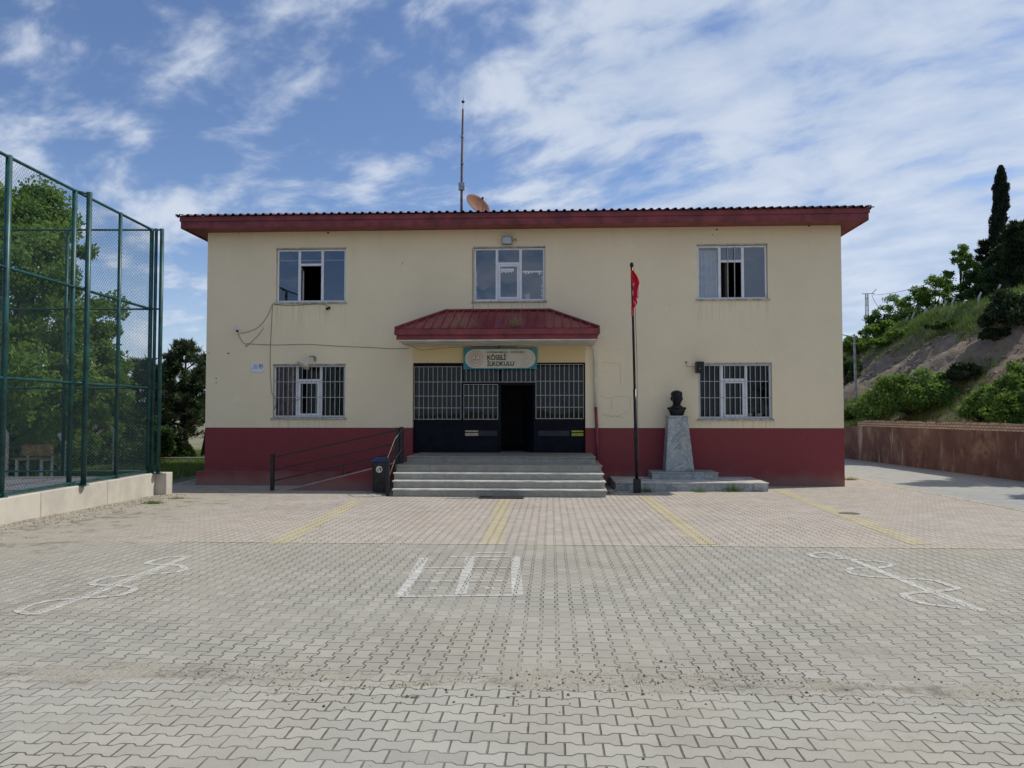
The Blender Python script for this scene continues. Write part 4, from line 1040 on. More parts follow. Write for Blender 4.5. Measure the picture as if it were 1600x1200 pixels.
MB().tube([(cp.x+.01, Y0-.05, cp.z+.01), (cp.x+.02, Y0-.002, cp.z+.08)], .014, 6).build('bracket', M['galv'], cm)
kp0, kp1 = onY(1087.5, 583, Y0-.2), onY(1100, 565, Y0-.2)
sk = thing('loudspeaker', 'black box loudspeaker at the top left of the lower right window', 'loudspeaker', kp0)
MB().hexa([(kp0.x+.01, Y0-.24, kp0.z), (kp1.x-.01, Y0-.24, kp0.z), (kp1.x, Y0-.05, kp0.z+.01), (kp0.x, Y0-.05, kp0.z+.01), (kp0.x+.01, Y0-.27, kp1.z), (kp1.x-.01, Y0-.27, kp1.z), (kp1.x, Y0-.05, kp1.z), (kp0.x, Y0-.05, kp1.z)]).build('body', M['black'], sk, bevel=.01)
xm2 = (kp0.x+kp1.x)/2; zm2 = (kp0.z+kp1.z)/2
MB().lathe([(.001, .006), (.02, .006), (.028, 0), (.07, 0), (.075, .012)], (xm2-.02, Y0-.258, zm2-.03), 16, 0, Matrix.Rotation(pi/2, 4, 'X')).build('cone', M['galv'], sk) if False else None
MB().tube([(xm2-.02, Y0-.27, zm2-.03), (xm2-.02, Y0-.262, zm2-.03)], .018, 10).build('badge', M['galv'], sk)
MB().tube([(kp0.x, Y0-.12, zm2+.02), (kp0.x-.25, Y0-.03, zm2+.04), (onY(1073, 566, Y0).x, Y0-.003, onY(1073, 566, Y0).z)], .006, 5).build('lead', M['cable'], sk)
def cable(pts, label, r=.007, Y=Y0-.012):
    l = [onY(a, b, Y) for a, b in pts]; l3 = smooth([tuple(v) for v in l], 5)
    t = MB().tube(l3, r, 5).build('cable', M['cable']); return tag(t, label, 'cable')
cable([(426, 475), (423.5, 520), (422, 560), (423, 590), (425, 615), (432, 625), (428, 640), (432, 633)], 'thin grey cable dropping from the upper left window down beside the barred window')
cable([(426, 475), (450, 477.5), (480, 476), (500, 475), (512, 478)], 'thin cable under the sill of the upper left window to the dark camera')
cable([(425, 477), (417, 495), (405, 510), (392, 517), (376, 521)], 'slack cable looping from the upper left window to the white camera')
cable([(372, 521), (378, 533), (385, 539), (384, 542), (390, 537), (405, 522), (412, 512)], 'short loose cable loop just below the white camera')
cable([(385, 537), (430, 539), (480, 538), (530, 541), (580, 543), (615, 545), (640, 544)], 'long thin cable running along the wall from the white camera to the porch')
cable([(738.5, 388), (738.5, 430), (738.5, 470), (738.3, 482), (718, 484), (699, 486)], 'grey cable down the left edge of the middle window to the porch roof')
cable([(430, 625), (450, 627), (462, 625.5), (470, 624)], 'cable lying across the bars of the lower left window', .006, Y0-.01)
ycb = yc+.9
cable([(628, 537), (648, 543), (662, 547), (690, 544), (740, 541.5), (776, 541)], 'black cable strung under the porch to the school sign', .007, Y0-.6)

# weeds on the porch roof
def onroof(px, py):   # point on the front slope of the porch roof
    t = .10; y = ey+(Y0-ey)*t; return onY(px, py, y).x, y, ezz+(ra.z-ezz)*t
for px, r, h, lab, n in ((717, .28, .42, 'wispy dry weeds on the left part of the porch roof', 60), (741, .12, .25, 'short dry weed near the middle of the porch roof', 40), (805, .20, .42, 'thick dry weed clump on the right part of the porch roof', 110)):
    x, y, z = onroof(px, 505); tuft('dry_weed', lab, (x, y, z-.01), r, h, n, M['dry'], 'weed', 'dry weeds on the porch roof', .45, .004)

# ------------------------------------------------------------------ MAST + DISH on the roof
def roofz(y): return ez + (y-ey0)*math.tan(SLP)
ym = Y0+1.6; mp = onY(721.5, 330, ym); zb = roofz(ym)
ms = thing('lightning_mast', 'thin rusty lightning rod mast rising from the roof', 'mast', (mp.x, ym, zb))
zt2 = lambda py: onY(722, py, ym).z
MB().tube([(mp.x-.01, ym, zb-.05), (mp.x, ym, zt2(250)), (mp.x+.03, ym, zt2(171))], [.045, .038, .030], 8).build('pole', M['mast'], ms)
mb = MB()
for py in (213, 255, 291): mb.tube([(mp.x+.01, ym, zt2(py)-.03), (mp.x+.01, ym, zt2(py)+.03)], .055, 8)
mb.box(mp.x-.10, mp.x+.09, ym-.06, ym+.06, zt2(297), zt2(286)); mb.build('clamp', M['galv'], ms)
MB().tube([(mp.x+.03, ym, zt2(171)), (mp.x+.04, ym, zt2(148))], [.012, .004], 6).build('tip', M['galv'], ms)
MB().lathe([(.001, -.055), (.04, -.035), (.055, 0), (.04, .035), (.001, .055)], (mp.x+.035, ym, zt2(159)), 10).build('ball', M['black'], ms)
yd = Y0+1.1; dpz = onY(747, 319, yd)
ds = thing('satellite_dish', 'rusty brown satellite dish on the roof beside the mast', 'satellite dish', (dpz.x, yd, roofz(yd)))
Rm = Vector((.58, -.60, .55)).to_track_quat('Z', 'Y').to_matrix().to_4x4() @ Matrix.Scale(1.22, 4)
MB().lathe([(.001, -.10), (.12, -.088), (.22, -.06), (.31, -.02), (.345, .0), (.345, .012), (.31, -.008), (.22, -.048), (.12, -.076), (.001, -.088)], tuple(dpz), 28, 0, Rm).build('reflector', M['rust'], ds, smooth=True)
ax_ = Rm @ Vector((0, 0, 1))
MB().tube([dpz - ax_*.10, (dpz.x+.05, yd+.1, roofz(yd)-.02)], .025, 8).build('stand', M['mast'], ds)
a1 = dpz + Rm @ Vector((.0, -.33, 0)); a2 = dpz + ax_*.26
MB().tube([a1, a2], .010, 6).tube([a2, a2+ax_*-.08], .03, 8).build('feed_arm', M['mast'], ds)

# ------------------------------------------------------------------ MONUMENT
pf = thing('monument_platform', 'low stepped marble platform under the bust pedestal', 'platform', (onG(1080, 766).x, 21, 0))
yp = 20.68
x0, x1 = onY(961, 760, yp).x, onY(1202, 760, yp).x
MB().box(x0+.02, x1-.02, yp+.02, Y0-.004, -.1, .235).build('base_slab', M['marble'], pf)
MB().box(x0, x1, yp, Y0-.003, .2355, .27).build('base_top', M['nosing'], pf, bevel=.006)
yu = 21.55; x0, x1 = onY(1018, 740, yu).x, onY(1123.5, 740, yu).x
MB().box(x0+.02, x1-.02, yu+.02, Y0-.006, .2705, .44).build('upper_slab', M['marble'], pf)
MB().box(x0, x1, yu, Y0-.005, .4405, .47).build('upper_top', M['marble'], pf, bevel=.006)
yb_ = 21.93; pz = onY(1058, 649.5, yb_+.06).z
a0, a1 = onY(1040, 727, yb_).x, onY(1085, 727, yb_).x; b0, b1 = onY(1044.5, 651, yb_+.06).x, onY(1074.5, 651, yb_+.06).x
pd = thing('bust_pedestal', 'tapering grey marble pedestal carrying the dark bust', 'pedestal', ((a0+a1)/2, 22.2, .47))
MB().hexa([(a0, yb_, .471), (a1, yb_, .471), (a1, 22.55, .471), (a0, 22.55, .471), (b0, yb_+.06, pz-.05), (b1, yb_+.06, pz-.05), (b1, 22.48, pz-.05), (b0, 22.48, pz-.05)]).build('shaft', M['marble'], pd, bevel=.008)
MB().box(b0-.02, b1+.02, yb_+.04, 22.5, pz-.0495, pz).build('cap', M['marble'], pd, bevel=.006)

# bust: head, ears, neck, cut shoulders, one continuous surface
def make_bust(cx, cy, z0, H):
    bm = bmesh.new()
    def ell(c, r, rot=None):
        m4 = Matrix.Translation(c) @ (rot or Matrix()) @ Matrix.Diagonal((*r, 1))
        bmesh.ops.create_icosphere(bm, subdivisions=3, radius=1, matrix=m4)
    s = H/.72
    # H .72: shoulders 0-.25, neck .25-.36, head .34-.72 (faces -y)
    ell((0, .01, .565), (.158, .185, .150)); ell((0, -.03, .47), (.146, .16, .165)); ell((0, -.05, .385), (.122, .125, .08))   # skull, face, jaw
    ell((0, .02, .612), (.165, .175, .098))                                     # swept hair
    for sx in (-1, 1): ell((sx*.152, .02, .475), (.022, .042, .060)); ell((sx*.062, -.155, .455), (.038, .03, .03)); ell((sx*.056, -.176, .530), (.05, .022, .015))
    ell((0, -.205, .475), (.022, .042, .036)); ell((0, -.185, .515), (.014, .03, .06)); ell((0, -.185, .420), (.04, .02, .010)); ell((0, -.182, .402), (.035, .02, .010)); ell((0, -.165, .355), (.036, .032, .025))
    ell((0, .02, .31), (.112, .12, .13)); ell((0, .02, .235), (.17, .13, .075))
    ell((-.12, .02, .170), (.155, .13, .062), Matrix.Rotation(.30, 4, 'Y')); ell((.12, .02, .170), (.155, .13, .062), Matrix.Rotation(-.30, 4, 'Y'))
    ell((0, -.02, .12), (.225, .15, .11)); ell((0, -.02, .045), (.20, .13, .07))
    me = bpy.data.meshes.new('tmp'); bm.to_mesh(me); bm.free()
    me.transform(Matrix.Translation((cx, cy, z0)) @ Matrix.Diagonal((s, s, s, 1)))
    o = bpy.data.objects.new('tmp', me); COL.objects.link(o)
    md = o.modifiers.new('r', 'REMESH'); md.mode = 'VOXEL'; md.voxel_size = .009
    md = o.modifiers.new('s', 'SMOOTH'); md.factor = .5; md.iterations = 4
    dg = bpy.context.evaluated_depsgraph_get(); m2 = bpy.data.meshes.new_from_object(o.evaluated_get(dg)); bpy.data.objects.remove(o)
    for v in m2.vertices:
        if v.co.z < z0+.001: v.co.z = z0+.001
    m2.materials.clear(); m2.materials.append(M['bronze']); m2.polygons.foreach_set('use_smooth', [True]*len(m2.polygons))
    o = bpy.data.objects.new('bust', m2); COL.objects.link(o); return o
bo = make_bust(onY(1057.5, 640, 22.2).x, 22.2, pz, .735)
tag(bo, 'dark bronze bust of a man on the marble pedestal', 'bust')

# ------------------------------------------------------------------ FLAGPOLE
fb = onG(995.5, 770); yfp = fb.y
ft = onY(987, 412, yfp)
fpo = thing('flagpole', 'slim dark leaning flagpole between the steps and monument', 'flagpole', fb)
PB = Vector((fb.x, yfp, fb.z)); PT = ft
at_ = lambda t: PB.lerp(PT, t)
MB().tube([at_(.0), at_(.45)], .042, 10).tube([at_(.45), at_(.99)], .032, 10).build('pole', M['pole'], fpo, smooth=True)
MB().box(PB.x-.09, PB.x+.09, yfp-.09, yfp+.09, PB.z-.02, PB.z+.36).build('foot_sleeve', M['black'], fpo, bevel=.01)
MB().lathe([(.001, -.06), (.045, -.05), (.05, .0), (.04, .05), (.001, .07)], tuple(at_(.995)), 12).build('finial', M['pole'], fpo)
MB().tube([at_(.98)+Vector((.05, -.02, 0)), at_(.6)+Vector((.075, -.03, 0)), at_(.25)+Vector((.055, -.03, 0)), at_(.15)+Vector((.045, -.03, 0))], .008, 5).build('rope', M['cable'], fpo)
# cloth hanging limp: hoist on the pole, folds gathered against it
def flag():
    nu, nv = 40, 40; vs = []; uvs = []
    za, zb_ = onY(988, 422, yfp).z, onY(988, 493, yfp).z
    for j in range(nv+1):
        v = j/nv; z = za+(zb_-za)*v
        px = at_((z-PB.z)/(PT.z-PB.z))
        w = .02 + .24*max(0, sin(pi*min(1, v**.9*1.02)))**.9 * (1 if v < .62 else .80) + .02*sin(9*v)
        if v > .66: w = .02 + .14*(1-v)/.34 + .03*sin(20*v)
        for i in range(nu+1):
            u = i/nu
            f = abs(((u*2.5+.1) % 2)-1)          # cloth doubled back and forth
            x = px.x - .05 + w*(.1+.9*(1-f)) + .01*sin(7*v+5*u)
            y = yfp - .05 - .10*u + .035*sin(u*14+v*3) + .02*sin(v*11)
            vs.append((x, y, z - .05*u*sin(v*2)))
            uvs.append((u, v))
    mb = MB(); mb.add(vs, [(j*(nu+1)+i, j*(nu+1)+i+1, (j+1)*(nu+1)+i+1, (j+1)*(nu+1)+i) for j in range(nv) for i in range(nu)])
    me = bpy.data.meshes.new('flag'); me.from_pydata(mb.v, [], mb.f); me.materials.append(M['flag'])
    uv = me.uv_layers.new(name='UVMap')
    for l in me.loops: uv.data[l.index].uv = uvs[l.vertex_index]
    me.polygons.foreach_set('use_smooth', [True]*len(mb.f))
    o = bpy.data.objects.new('flag', me); COL.objects.link(o); return o
tag(flag(), 'red flag with white crescent hanging limp from the flagpole', 'flag')

# ------------------------------------------------------------------ RIGHT SIDE: wall, hillside
w1, w2 = onG(1600, 752), onG(1321, 716)
def wx(Y): return w1.x + (w2.x-w1.x)*(Y-w1.y)/(w2.y-w1.y)
rw = thing('retaining_wall', 'stained dark red retaining wall along the road', 'wall', (wx(30), 30, 0))
mb = MB(); ztop = 1.52
def prism(mb, a, b, o0, o1, z0, z1): return mb.hexa([(wx(a)+o0, a, z0), (wx(a)+o1, a, z0), (wx(b)+o1, b, z0), (wx(b)+o0, b, z0), (wx(a)+o0, a, z1), (wx(a)+o1, a, z1), (wx(b)+o1, b, z1), (wx(b)+o0, b, z1)])
prism(mb, 8, 62, 0, .3, -.2, ztop).build('wall_face', M['redwall'], rw, bevel=.015)
prism(MB(), 8, 35.5, .03, .26, ztop+.003, ztop+.20).build('brick_course', M['brick'], rw)
mb = MB(); yq = 9.0
while yq < 35:      # loose uneven top bricks
    L = random.uniform(.18, .24)
    if random.random() < .75: prism(mb, yq, yq+L-.02, .04+random.uniform(0, .03), .24, ztop+.202, ztop+.202+random.uniform(.03, .09))
    yq += L
mb.build('loose_bricks', M['brick'], rw)

def nz(x, y): return .5*sin(x*.9+y*.31)+.35*sin(x*.37-y*.73+1.3)+.2*sin(x*2.1+y*1.7)
PR = [(0, 1.42), (.8, 1.5), (2.2, 2.6), (8.0, 7.5), (10.0, 8.05), (20, 9.0), (60, 12), (400, 30)]
def hz(X, Y):
    s = X - (wx(Y)+.25); 
    if s <= 0: return 1.4
    for (a, za), (b, zb__) in zip(PR[:-1], PR[1:]):
        if s <= b: z = za+(zb__-za)*(s-a)/(b-a); break
    else: z = PR[-1][1]
    k = 1 if Y < 44 else max(.30, 1-(Y-44)/60)
    z = 1.42 + (z-1.42)*k
    amp = min(1, s/3)
    return z + amp*(.22*nz(X, Y) + .10*nz(X*3.1, Y*2.7)) + (.20*sin(Y*1.9+.8*sin(X*1.3))*abs(sin(Y*.7)) if 1.5 < s < 8 else 0)
nx, ny = 90, 150
ss = [0, .2, .5, .8] + list(np.linspace(1.2, 11, 56)) + list(np.linspace(11.6, 60, 26)) + [90, 150, 280, 400]
yy = list(np.linspace(8, 70, 130)) + [75, 85, 100, 130, 180, 260, 400]
vs = []; gv = []
for Y in yy:
    for s in ss:
        X_ = wx(min(Y, 62))+.25+s; vs.append((X_, Y, hz(X_, Y)+(RNG.normal()*.05 if 1.5 < s < 9 else 0)))
        gv.append(1.0 if s > 7.4 else (.95 if s < 1.2 else (.15 if s > 2.4 else .5)))
def hz(X, Y, _h=hz): return _h(X, Y)
n = len(ss)
mb = MB(); mb.add(vs, [(j*n+i, j*n+i+1, (j+1)*n+i+1, (j+1)*n+i) for j in range(len(yy)-1) for i in range(n-1)])
hillo = struct('hillside', mb, M['hill'], 'earth cut slope rising to a grassy crest behind the retaining wall', smooth=True)
at = hillo.data.attributes.new('grassy', 'FLOAT', 'POINT'); at.data.foreach_set('value', gv)
# distant hills on the horizon
def ridge(x0, x1, Y, h, seed, name, label):
    n = 80; vs = []
    for i in range(n+1):
        x = x0+(x1-x0)*i/n; z = h*(.6+.25*sin(i*.13+seed)+.15*sin(i*.31+seed*2)); vs += [(x, Y, -5), (x, Y+60, z), (x, Y+300, -5)]
    mb = MB(); mb.add(vs, [(3*i+k, 3*i+3+k, 3*i+4+k, 3*i+1+k) for i in range(n) for k in (0, 1)])
    struct(name, mb, M['farhill'], label, smooth=True)
ridge(-700, 300, 520, 26, 1, 'far_hills', 'hazy blue green hills on the horizon')
ridge(200, 1000, 560, 30, 4, 'far_hills', 'hazy hills far behind the hillside')

# grasses
def scatter(fn, n, h, w, name, label, m=M['grass'], lean=.35):
    P = np.array([fn() for _ in range(n)]); V = blades(P, h, w, lean)
    o = rawmesh(name, V, 3, m, RNG.random(n)); return tag(o, label, 'grass', kind='stuff')
def crest():
    Y = random.uniform(24, 58); s = random.uniform(7.0, 10.5) if random.random() < .7 else random.uniform(6.4, 7.4); X_ = wx(Y)+.25+s; return (X_, Y, hz(X_, Y)-.02)
scatter(crest, 26000, .42, .014, 'crest_grass', 'tall green grass along the top of the earth slope')
def toe():
    Y = random.uniform(20, 52); s = abs(random.gauss(0, .7))+.05; X_ = wx(Y)+.25+s; return (X_, Y, hz(X_, Y)-.02)
scatter(toe, 11000, .34, .012, 'verge_grass', 'bright green grass growing behind the retaining wall')
def leftg():
    while 1:
        d = random.uniform(21.6, 44); x = random.uniform(-19.5, -10.0)
        v = camxy(x, d)
        if v.x < -12.2 or v.y > 34.2: return (v.x, v.y, -.05)
scatter(leftg, 34000, .16, .016, 'lawn_grass', 'short sunlit grass behind the sports pitch')

def hp_(px, py, s):          # point on the hillside seen at px: choose Y by lateral offset s from the wall
    best = None
    for Y in np.linspace(18, 90, 289):
        X_ = wx(min(Y, 62))+.25+s; d = -X_*sin(TH)+Y*cos(TH); xc = X_*cos(TH)+Y*sin(TH)
        e = abs(800+FL*xc/d-px)
        if best is None or e < best[0]: best = (e, X_, Y)
    _, X_, Y = best; return Vector((X_, Y, hz(X_, Y)))
def scale_at(p): return FL/(-p.x*sin(TH)+p.y*cos(TH))
def top_h(p, py):            # height needed for the top to be seen at py
    s = scale_at(p); return ZC + (645-py)/s - p.z
# slope bushes
def hb(px, s, w, py_top, label, m, n=9000, ls=.13, **k):
    p = hp_(px, 0, s); W = w*1.18/scale_at(p); H = max(.4, top_h(p, py_top)); return bush(p, W, H, label, m, n, ls, **k)
pine_tree((17.6, -9.0, .4), 15.2, 3.4, 'tall conifer standing behind the viewer, mirrored in the upper right window', M['needle'], tiers=16, per=60, nl=.4, low=.1, trunk=.25)
hb(1432, 1.5, 150, 580, 'large rounded light green bush above the retaining wall', M['leafbush'], 24000, .14, nb=60, depth=3.2)
hb(1372, 1.2, 60, 604, 'left shoulder bush joined to the large light green bush', M['leafbush'], 8000, .13, depth=2)
hb(1513, 3.2, 52, 566, 'small dark rounded bush on the bare earth slope', M['needle'], 9000, .12)
hb(1590, 1.8, 70, 565, 'bright bush at the right edge of the picture', M['leafbush'], 12000, .13)
hb(1540, 1.3, 56, 600, 'low spreading bush between the big bush and the right edge', M['leafbush'], 7000, .12)
hb(1572, .9, 60, 618, 'low dense bush directly behind the brick course', M['leaf'], 7000, .12)
hb(1333, 1.1, 34, 630, 'fresh green plant beside the building corner', M['leafbush'], 4000, .12)
hb(1345, 6.5, 60, 520, 'bushy green shrub at the far end of the earth slope', M['leaf'], 9000, .16)
hb(1392, 8.2, 70, 500, 'shrub on the crest behind the street lamp', M['leaf'], 9000, .16)
hb(1325, 4.0, 40, 545, 'shaded shrub just past the building corner', M['leafdark'], 7000, .18)
hb(1585, 6.2, 110, 455, 'dark conifer shrub spreading down the slope at the right edge', M['needle'], 16000, .16, nb=40)
hb(1460, 10.5, 80, 478, 'mid green shrub row on the crest', M['leafdark'], 9000, .16)
hb(1420, 10.5, 70, 482, 'loose shrub with open twigs on the crest', M['leafdark'], 6000, .16)
# trees on the crest
def ht(px, s, py_top, wpx, label, m, kind='broad', **k):
    p = hp_(px, 0, s); H = top_h(p, py_top); R = wpx/2/scale_at(p)
    if kind == 'broad': return broad_tree(p, H, R, label, m, **k)
    return pine_tree(p, H, R, label, m, **k)
ht(1400, 14, 462, 78, 'spreading tree with sparse twiggy crown left on the crest', M['leaf'], nb=60, per=170, ls=.13, low=.10, br=(.12, .24))
ht(1505, 13, 383, 66, 'light green upright tree on the crest', M['leaf'], nb=60, per=210, ls=.13, low=.10, br=(.13, .26))
ht(1468, 14, 430, 70, 'medium green tree left of the upright tree', M['leaf'], nb=50, per=220, ls=.13, low=.08, br=(.14, .28))
ht(1535, 13, 420, 70, 'darker broad tree below the cypress', M['leafdark'], nb=50, per=240, ls=.13, low=.06, br=(.15, .3))
ht(1437, 13, 450, 84, 'broad green tree filling the gap on the crest', M['leaf'], nb=60, per=220, ls=.13, low=.06, br=(.14, .28))
ht(1375, 12.5, 488, 60, 'low leafy tree at the far left end of the crest', M['leafdark'], nb=40, per=200, ls=.13, low=.05, br=(.15, .3))
ht(1545, 15, 370, 44, 'narrow dark conifer left of the tall cypress', M['needle'], 'pine', tiers=11, per=60, nl=.30, low=.05)
ht(1602, 12, 345, 110, 'broad dark conifer cut by the right edge', M['needle'], 'pine', tiers=13, per=90, nl=.32, low=.05)
pine_tree((18.6, 26.4, hz(18.6, 26.4)), 6.0, 1.7, 'tall dark conifer on the slope just outside the right edge', M['needle'], tiers=12, per=70, nl=.3, low=.12)
pine_tree((17.3, 21.5, hz(17.3, 21.5)), 5.0, 1.6, 'second dark conifer on the slope outside the right edge', M['needle'], tiers=11, per=70, nl=.3, low=.12)
ht(1572, 14, 385, 90, 'dense dark conifer at the foot of the cypress', M['needle'], 'pine', tiers=12, per=90, nl=.32, low=.03)
# cypress
cp_ = hp_(1567, 0, 15); Hc = top_h(cp_, 254)
cy_ = thing('cypress_tree', 'tall narrow dark cypress towering over the other trees', 'tree', cp_)
MB().tube([cp_-Vector((0, 0, .2)), cp_+Vector((0, 0, Hc*.95))], [.18, .02], 8).build('trunk', M['darkbark'], cy_)
P = []; D = []; nC = 26000
for i in range(nC):
    h = random.random()**.9; prof = min(1, (1-h)*7)**.6*(.80+.20*sin(min(1, h*3)*pi/2))*(1-.18*h); a = random.uniform(0, 2*pi)
    lump = 1+.22*sin(a*3+h*21)+.16*sin(a*5-h*37)+.10*sin(h*90)
    r = .44*prof*lump*sqrt(random.uniform(.35, 1)); P.append((cp_.x+cos(a)*r+.22*h*h+.08*sin(h*9), cp_.y+sin(a)*r, cp_.z+.2+h*(Hc-.35))); D.append((cos(a)*.35, sin(a)*.35, 1.3))
rawmesh('crown', leaves(np.array(P), .17, .3, .2, np.array(D), .35), 4, M['cypress'], RNG.random(nC), cy_)
# concrete fence posts on the crest
for i, (px, t, b) in enumerate(((1418, 498, 512), (1429, 491, 506), (1445, 485, 501), (1461, 479, 497), (1479, 473, 494), (1493, 467, 488), (1531, 460, 478), (1565, 448, 466))):
    p = hp_(px, 0, 8.3); s = scale_at(p); ztp = ZC + (645-t)/s + .12; 
    L = ['first', 'second', 'third', 'fourth', 'fifth', 'sixth', 'seventh', 'eighth'][i]
    o = MB().tube([(p.x, p.y, p.z-.2), (p.x, p.y, ztp-.30), (p.x+.17, p.y+.05, ztp+.02)], .05, 4).build('concrete_post', M['postconc'])
    tag(o, 'bent concrete fence post in the crest grass, %s from the left' % L, 'post', 'bent concrete posts along the crest')

P = []
for i in range(3200):
    Y = random.uniform(20, 58); s_ = random.uniform(1.6, 7.8); X_ = wx(Y)+.25+s_
    if nz(X_*1.7, Y*1.3) > -.15: P.append((X_, Y, hz(X_, Y)+.01))
pebbles('slope_rubble', P, .03, .17, M['sloperock'], 'loose broken rock and clods on the earth slope')
def slopeveg():
    while 1:
        Y = random.uniform(18, 60); s_ = random.uniform(.9, 8.0); X_ = wx(Y)+.25+s_
        if nz(X_*1.3+4, Y*.9) + (.55 if s_ > 5.6 else 0) + (.4 if s_ < 2.2 else 0) > .42: return (X_, Y, hz(X_, Y)-.02)
scatter(slopeveg, 15000, .30, .014, 'slope_weeds', 'green and dry weeds growing in patches on the earth slope')
scatter(slopeveg, 7000, .34, .010, 'slope_dry_grass', 'straw coloured dry grass in patches on the earth slope', M['dry'])
hb(1480, 6.9, 60, 528, 'scrubby bush hanging on the upper slope', M['leafdark'], 5000, .13)
hb(1420, 6.8, 60, 535, 'scrubby bush on the upper slope left of the other', M['leaf'], 5000, .13)
hb(1375, 6.3, 60, 548, 'leafy bush at the far left of the upper slope', M['leaf'], 6000, .14)
hb(1558, 5.2, 50, 520, 'ragged dark bush on the slope under the crest', M['needle'], 6000, .13)
# street lamp
lb = hp_(1338, 0, 1.2); lb = atD(1338, 640, 40.); lz = hz(lb.x, lb.y)
sl = thing('street_lamp', 'grey street lamp pole with short arm behind the wall', 'street lamp', (lb.x, lb.y, lz))
ltz = atD(1336, 526, 40).z; le = atD(1313, 522, 40)
MB().tube([(lb.x, lb.y, lz-.1), (lb.x-.05, lb.y, ltz)], [.075, .05], 8).build('pole', M['galv'], sl)
MB().tube([(lb.x-.05, lb.y, ltz-.02), (le.x, lb.y, le.z)], .03, 6).build('arm', M['galv'], sl)
MB().box(le.x-.35, le.x+.05, lb.y-.08, lb.y+.08, le.z-.05, le.z+.05).build('lamp_head', M['galv'], sl, bevel=.015)
# lattice pylon and wires
pp = atD(1356, 560, 75); pz0 = 4.0
py_ = thing('lattice_pylon', 'distant slim lattice power pylon with crossarm', 'pylon', (pp.x, pp.y, pz0))
zt3 = atD(1356, 459, 75).z; mb = MB(); wb, wt = .19, .10
def cr(sx, sy, t): w = wb+(wt-wb)*t; return Vector((pp.x+sx*w, pp.y+sy*w, pz0+(zt3-pz0)*t))
for sx in (-1, 1):
    for sy in (-1, 1): mb.tube([cr(sx, sy, 0), cr(sx, sy, 1)], .028, 4)
for k in range(12):
    t0, t1 = k/12, (k+1)/12
    for a, b in (((-1, -1), (1, -1)), ((1, -1), (1, 1)), ((1, 1), (-1, 1)), ((-1, 1), (-1, -1))):
        mb.tube([cr(*a, t1), cr(*b, t1)], .020, 4); mb.tube([cr(*(a if k % 2 else b), t0), cr(*(b if k % 2 else a), t1)], .013, 4)
mb.build('tower', M['galv'], py_)
MB().tube([(pp.x-.45, pp.y, zt3), (pp.x+.75, pp.y, zt3+.02)], .045, 4).build('crossarm', M['galv'], py_)
le2 = atD(1369, 452, 75); MB().tube([(pp.x+.5, pp.y, zt3), (le2.x-.3, pp.y, le2.z-.3), (le2.x, pp.y, le2.z)], .035, 5).build('lamp_arm', M['galv'], py_)
for a, b, sag, lab in (((1362, 461), (1482, 431), 3, 'long sagging wire from the pylon to the crest trees'), ((1362, 461), (1373, 480), 1, 'short wire dropping from the pylon crossarm')):
    A = atD(*a, 75); B = atD(*b, 52 if b[0] > 1400 else 70); pts = []
    for i in range(13): t = i/12; q = A.lerp(B, t); q.z -= 4*t*(1-t)*sag*.1; pts.append(q)
    tag(MB().tube(pts, .022, 4).build('power_wire', M['black']), lab, 'wire')

# ------------------------------------------------------------------ LEFT SIDE: trees, bench, posts
def lt(px, d): v = camxy((px-800)/FL*d, d); return Vector((v.x, v.y, -.03))
broad_tree(lt(38, 27.5), 10.4, 3.0, 'large leafy tree filling the view behind the fence', M['leaf'], nb=120, per=560, ls=.15, low=.10, trunk=.26)
broad_tree(lt(135, 31), 5.6, 2.1, 'second leafy tree right of the large one behind the fence', M['leaf'], nb=60, per=480, ls=.15, low=.06)
broad_tree(lt(-40, 24), 9.5, 3.2, 'leafy tree at the left edge behind the fence', M['leaf'], nb=60, per=420, ls=.16, low=.10)
broad_tree(lt(100, 25.5), 4.2, 1.7, 'small young tree in front of the leafy trees behind the fence', M['leaf'], nb=22, per=260, ls=.16, low=.2, trunk=.08)
pine_tree(lt(215, 34), 4.6, 2.5, 'dark bushy conifer right behind the fence corner', M['needle'], tiers=10, per=90, nl=.26, low=.05)
pine_tree(lt(165, 34), 4.6, 2.6, 'dark conifer in the shade further left', M['needle'], tiers=10, per=90, nl=.26, low=.05)
pine_tree(lt(290, 36), 5.6, 2.0, 'pine with pale needles beside the left corner of the school', M['needlepale'], tiers=12, per=84, nl=.22, low=.30, trunk=.14)
pine_tree(lt(262, 38), 4.6, 2.1, 'dark pine left of the pale one', M['needle'], tiers=10, per=96, nl=.24, low=.22, trunk=.12, lean=-.2)
pine_tree(lt(318, 37.5), 5.0, 2.0, 'leaning pine half hidden by the school corner', M['needle'], tiers=9, per=80, nl=.24, low=.35, lean=.6)
for px, d, W, H, lab in ((20, 26.5, 3.4, 2.4, 'dark hedge bush at the far left behind the bench'), (95, 29, 3.5, 2.2, 'dark hedge bush behind the bench'), (160, 33, 3.6, 2.0, 'dark hedge bush below the second tree'), (225, 32.5, 3.2, 2.2, 'dark hedge bush near the fence corner'), (-60, 25, 3.4, 2.6, 'dark hedge bush outside the left edge'), (272, 36, 1.8, 1.0, 'low leafy shrub under the pines')):
    bush(lt(px, d), W, H, lab, M['leafdark'], 9000, .17)
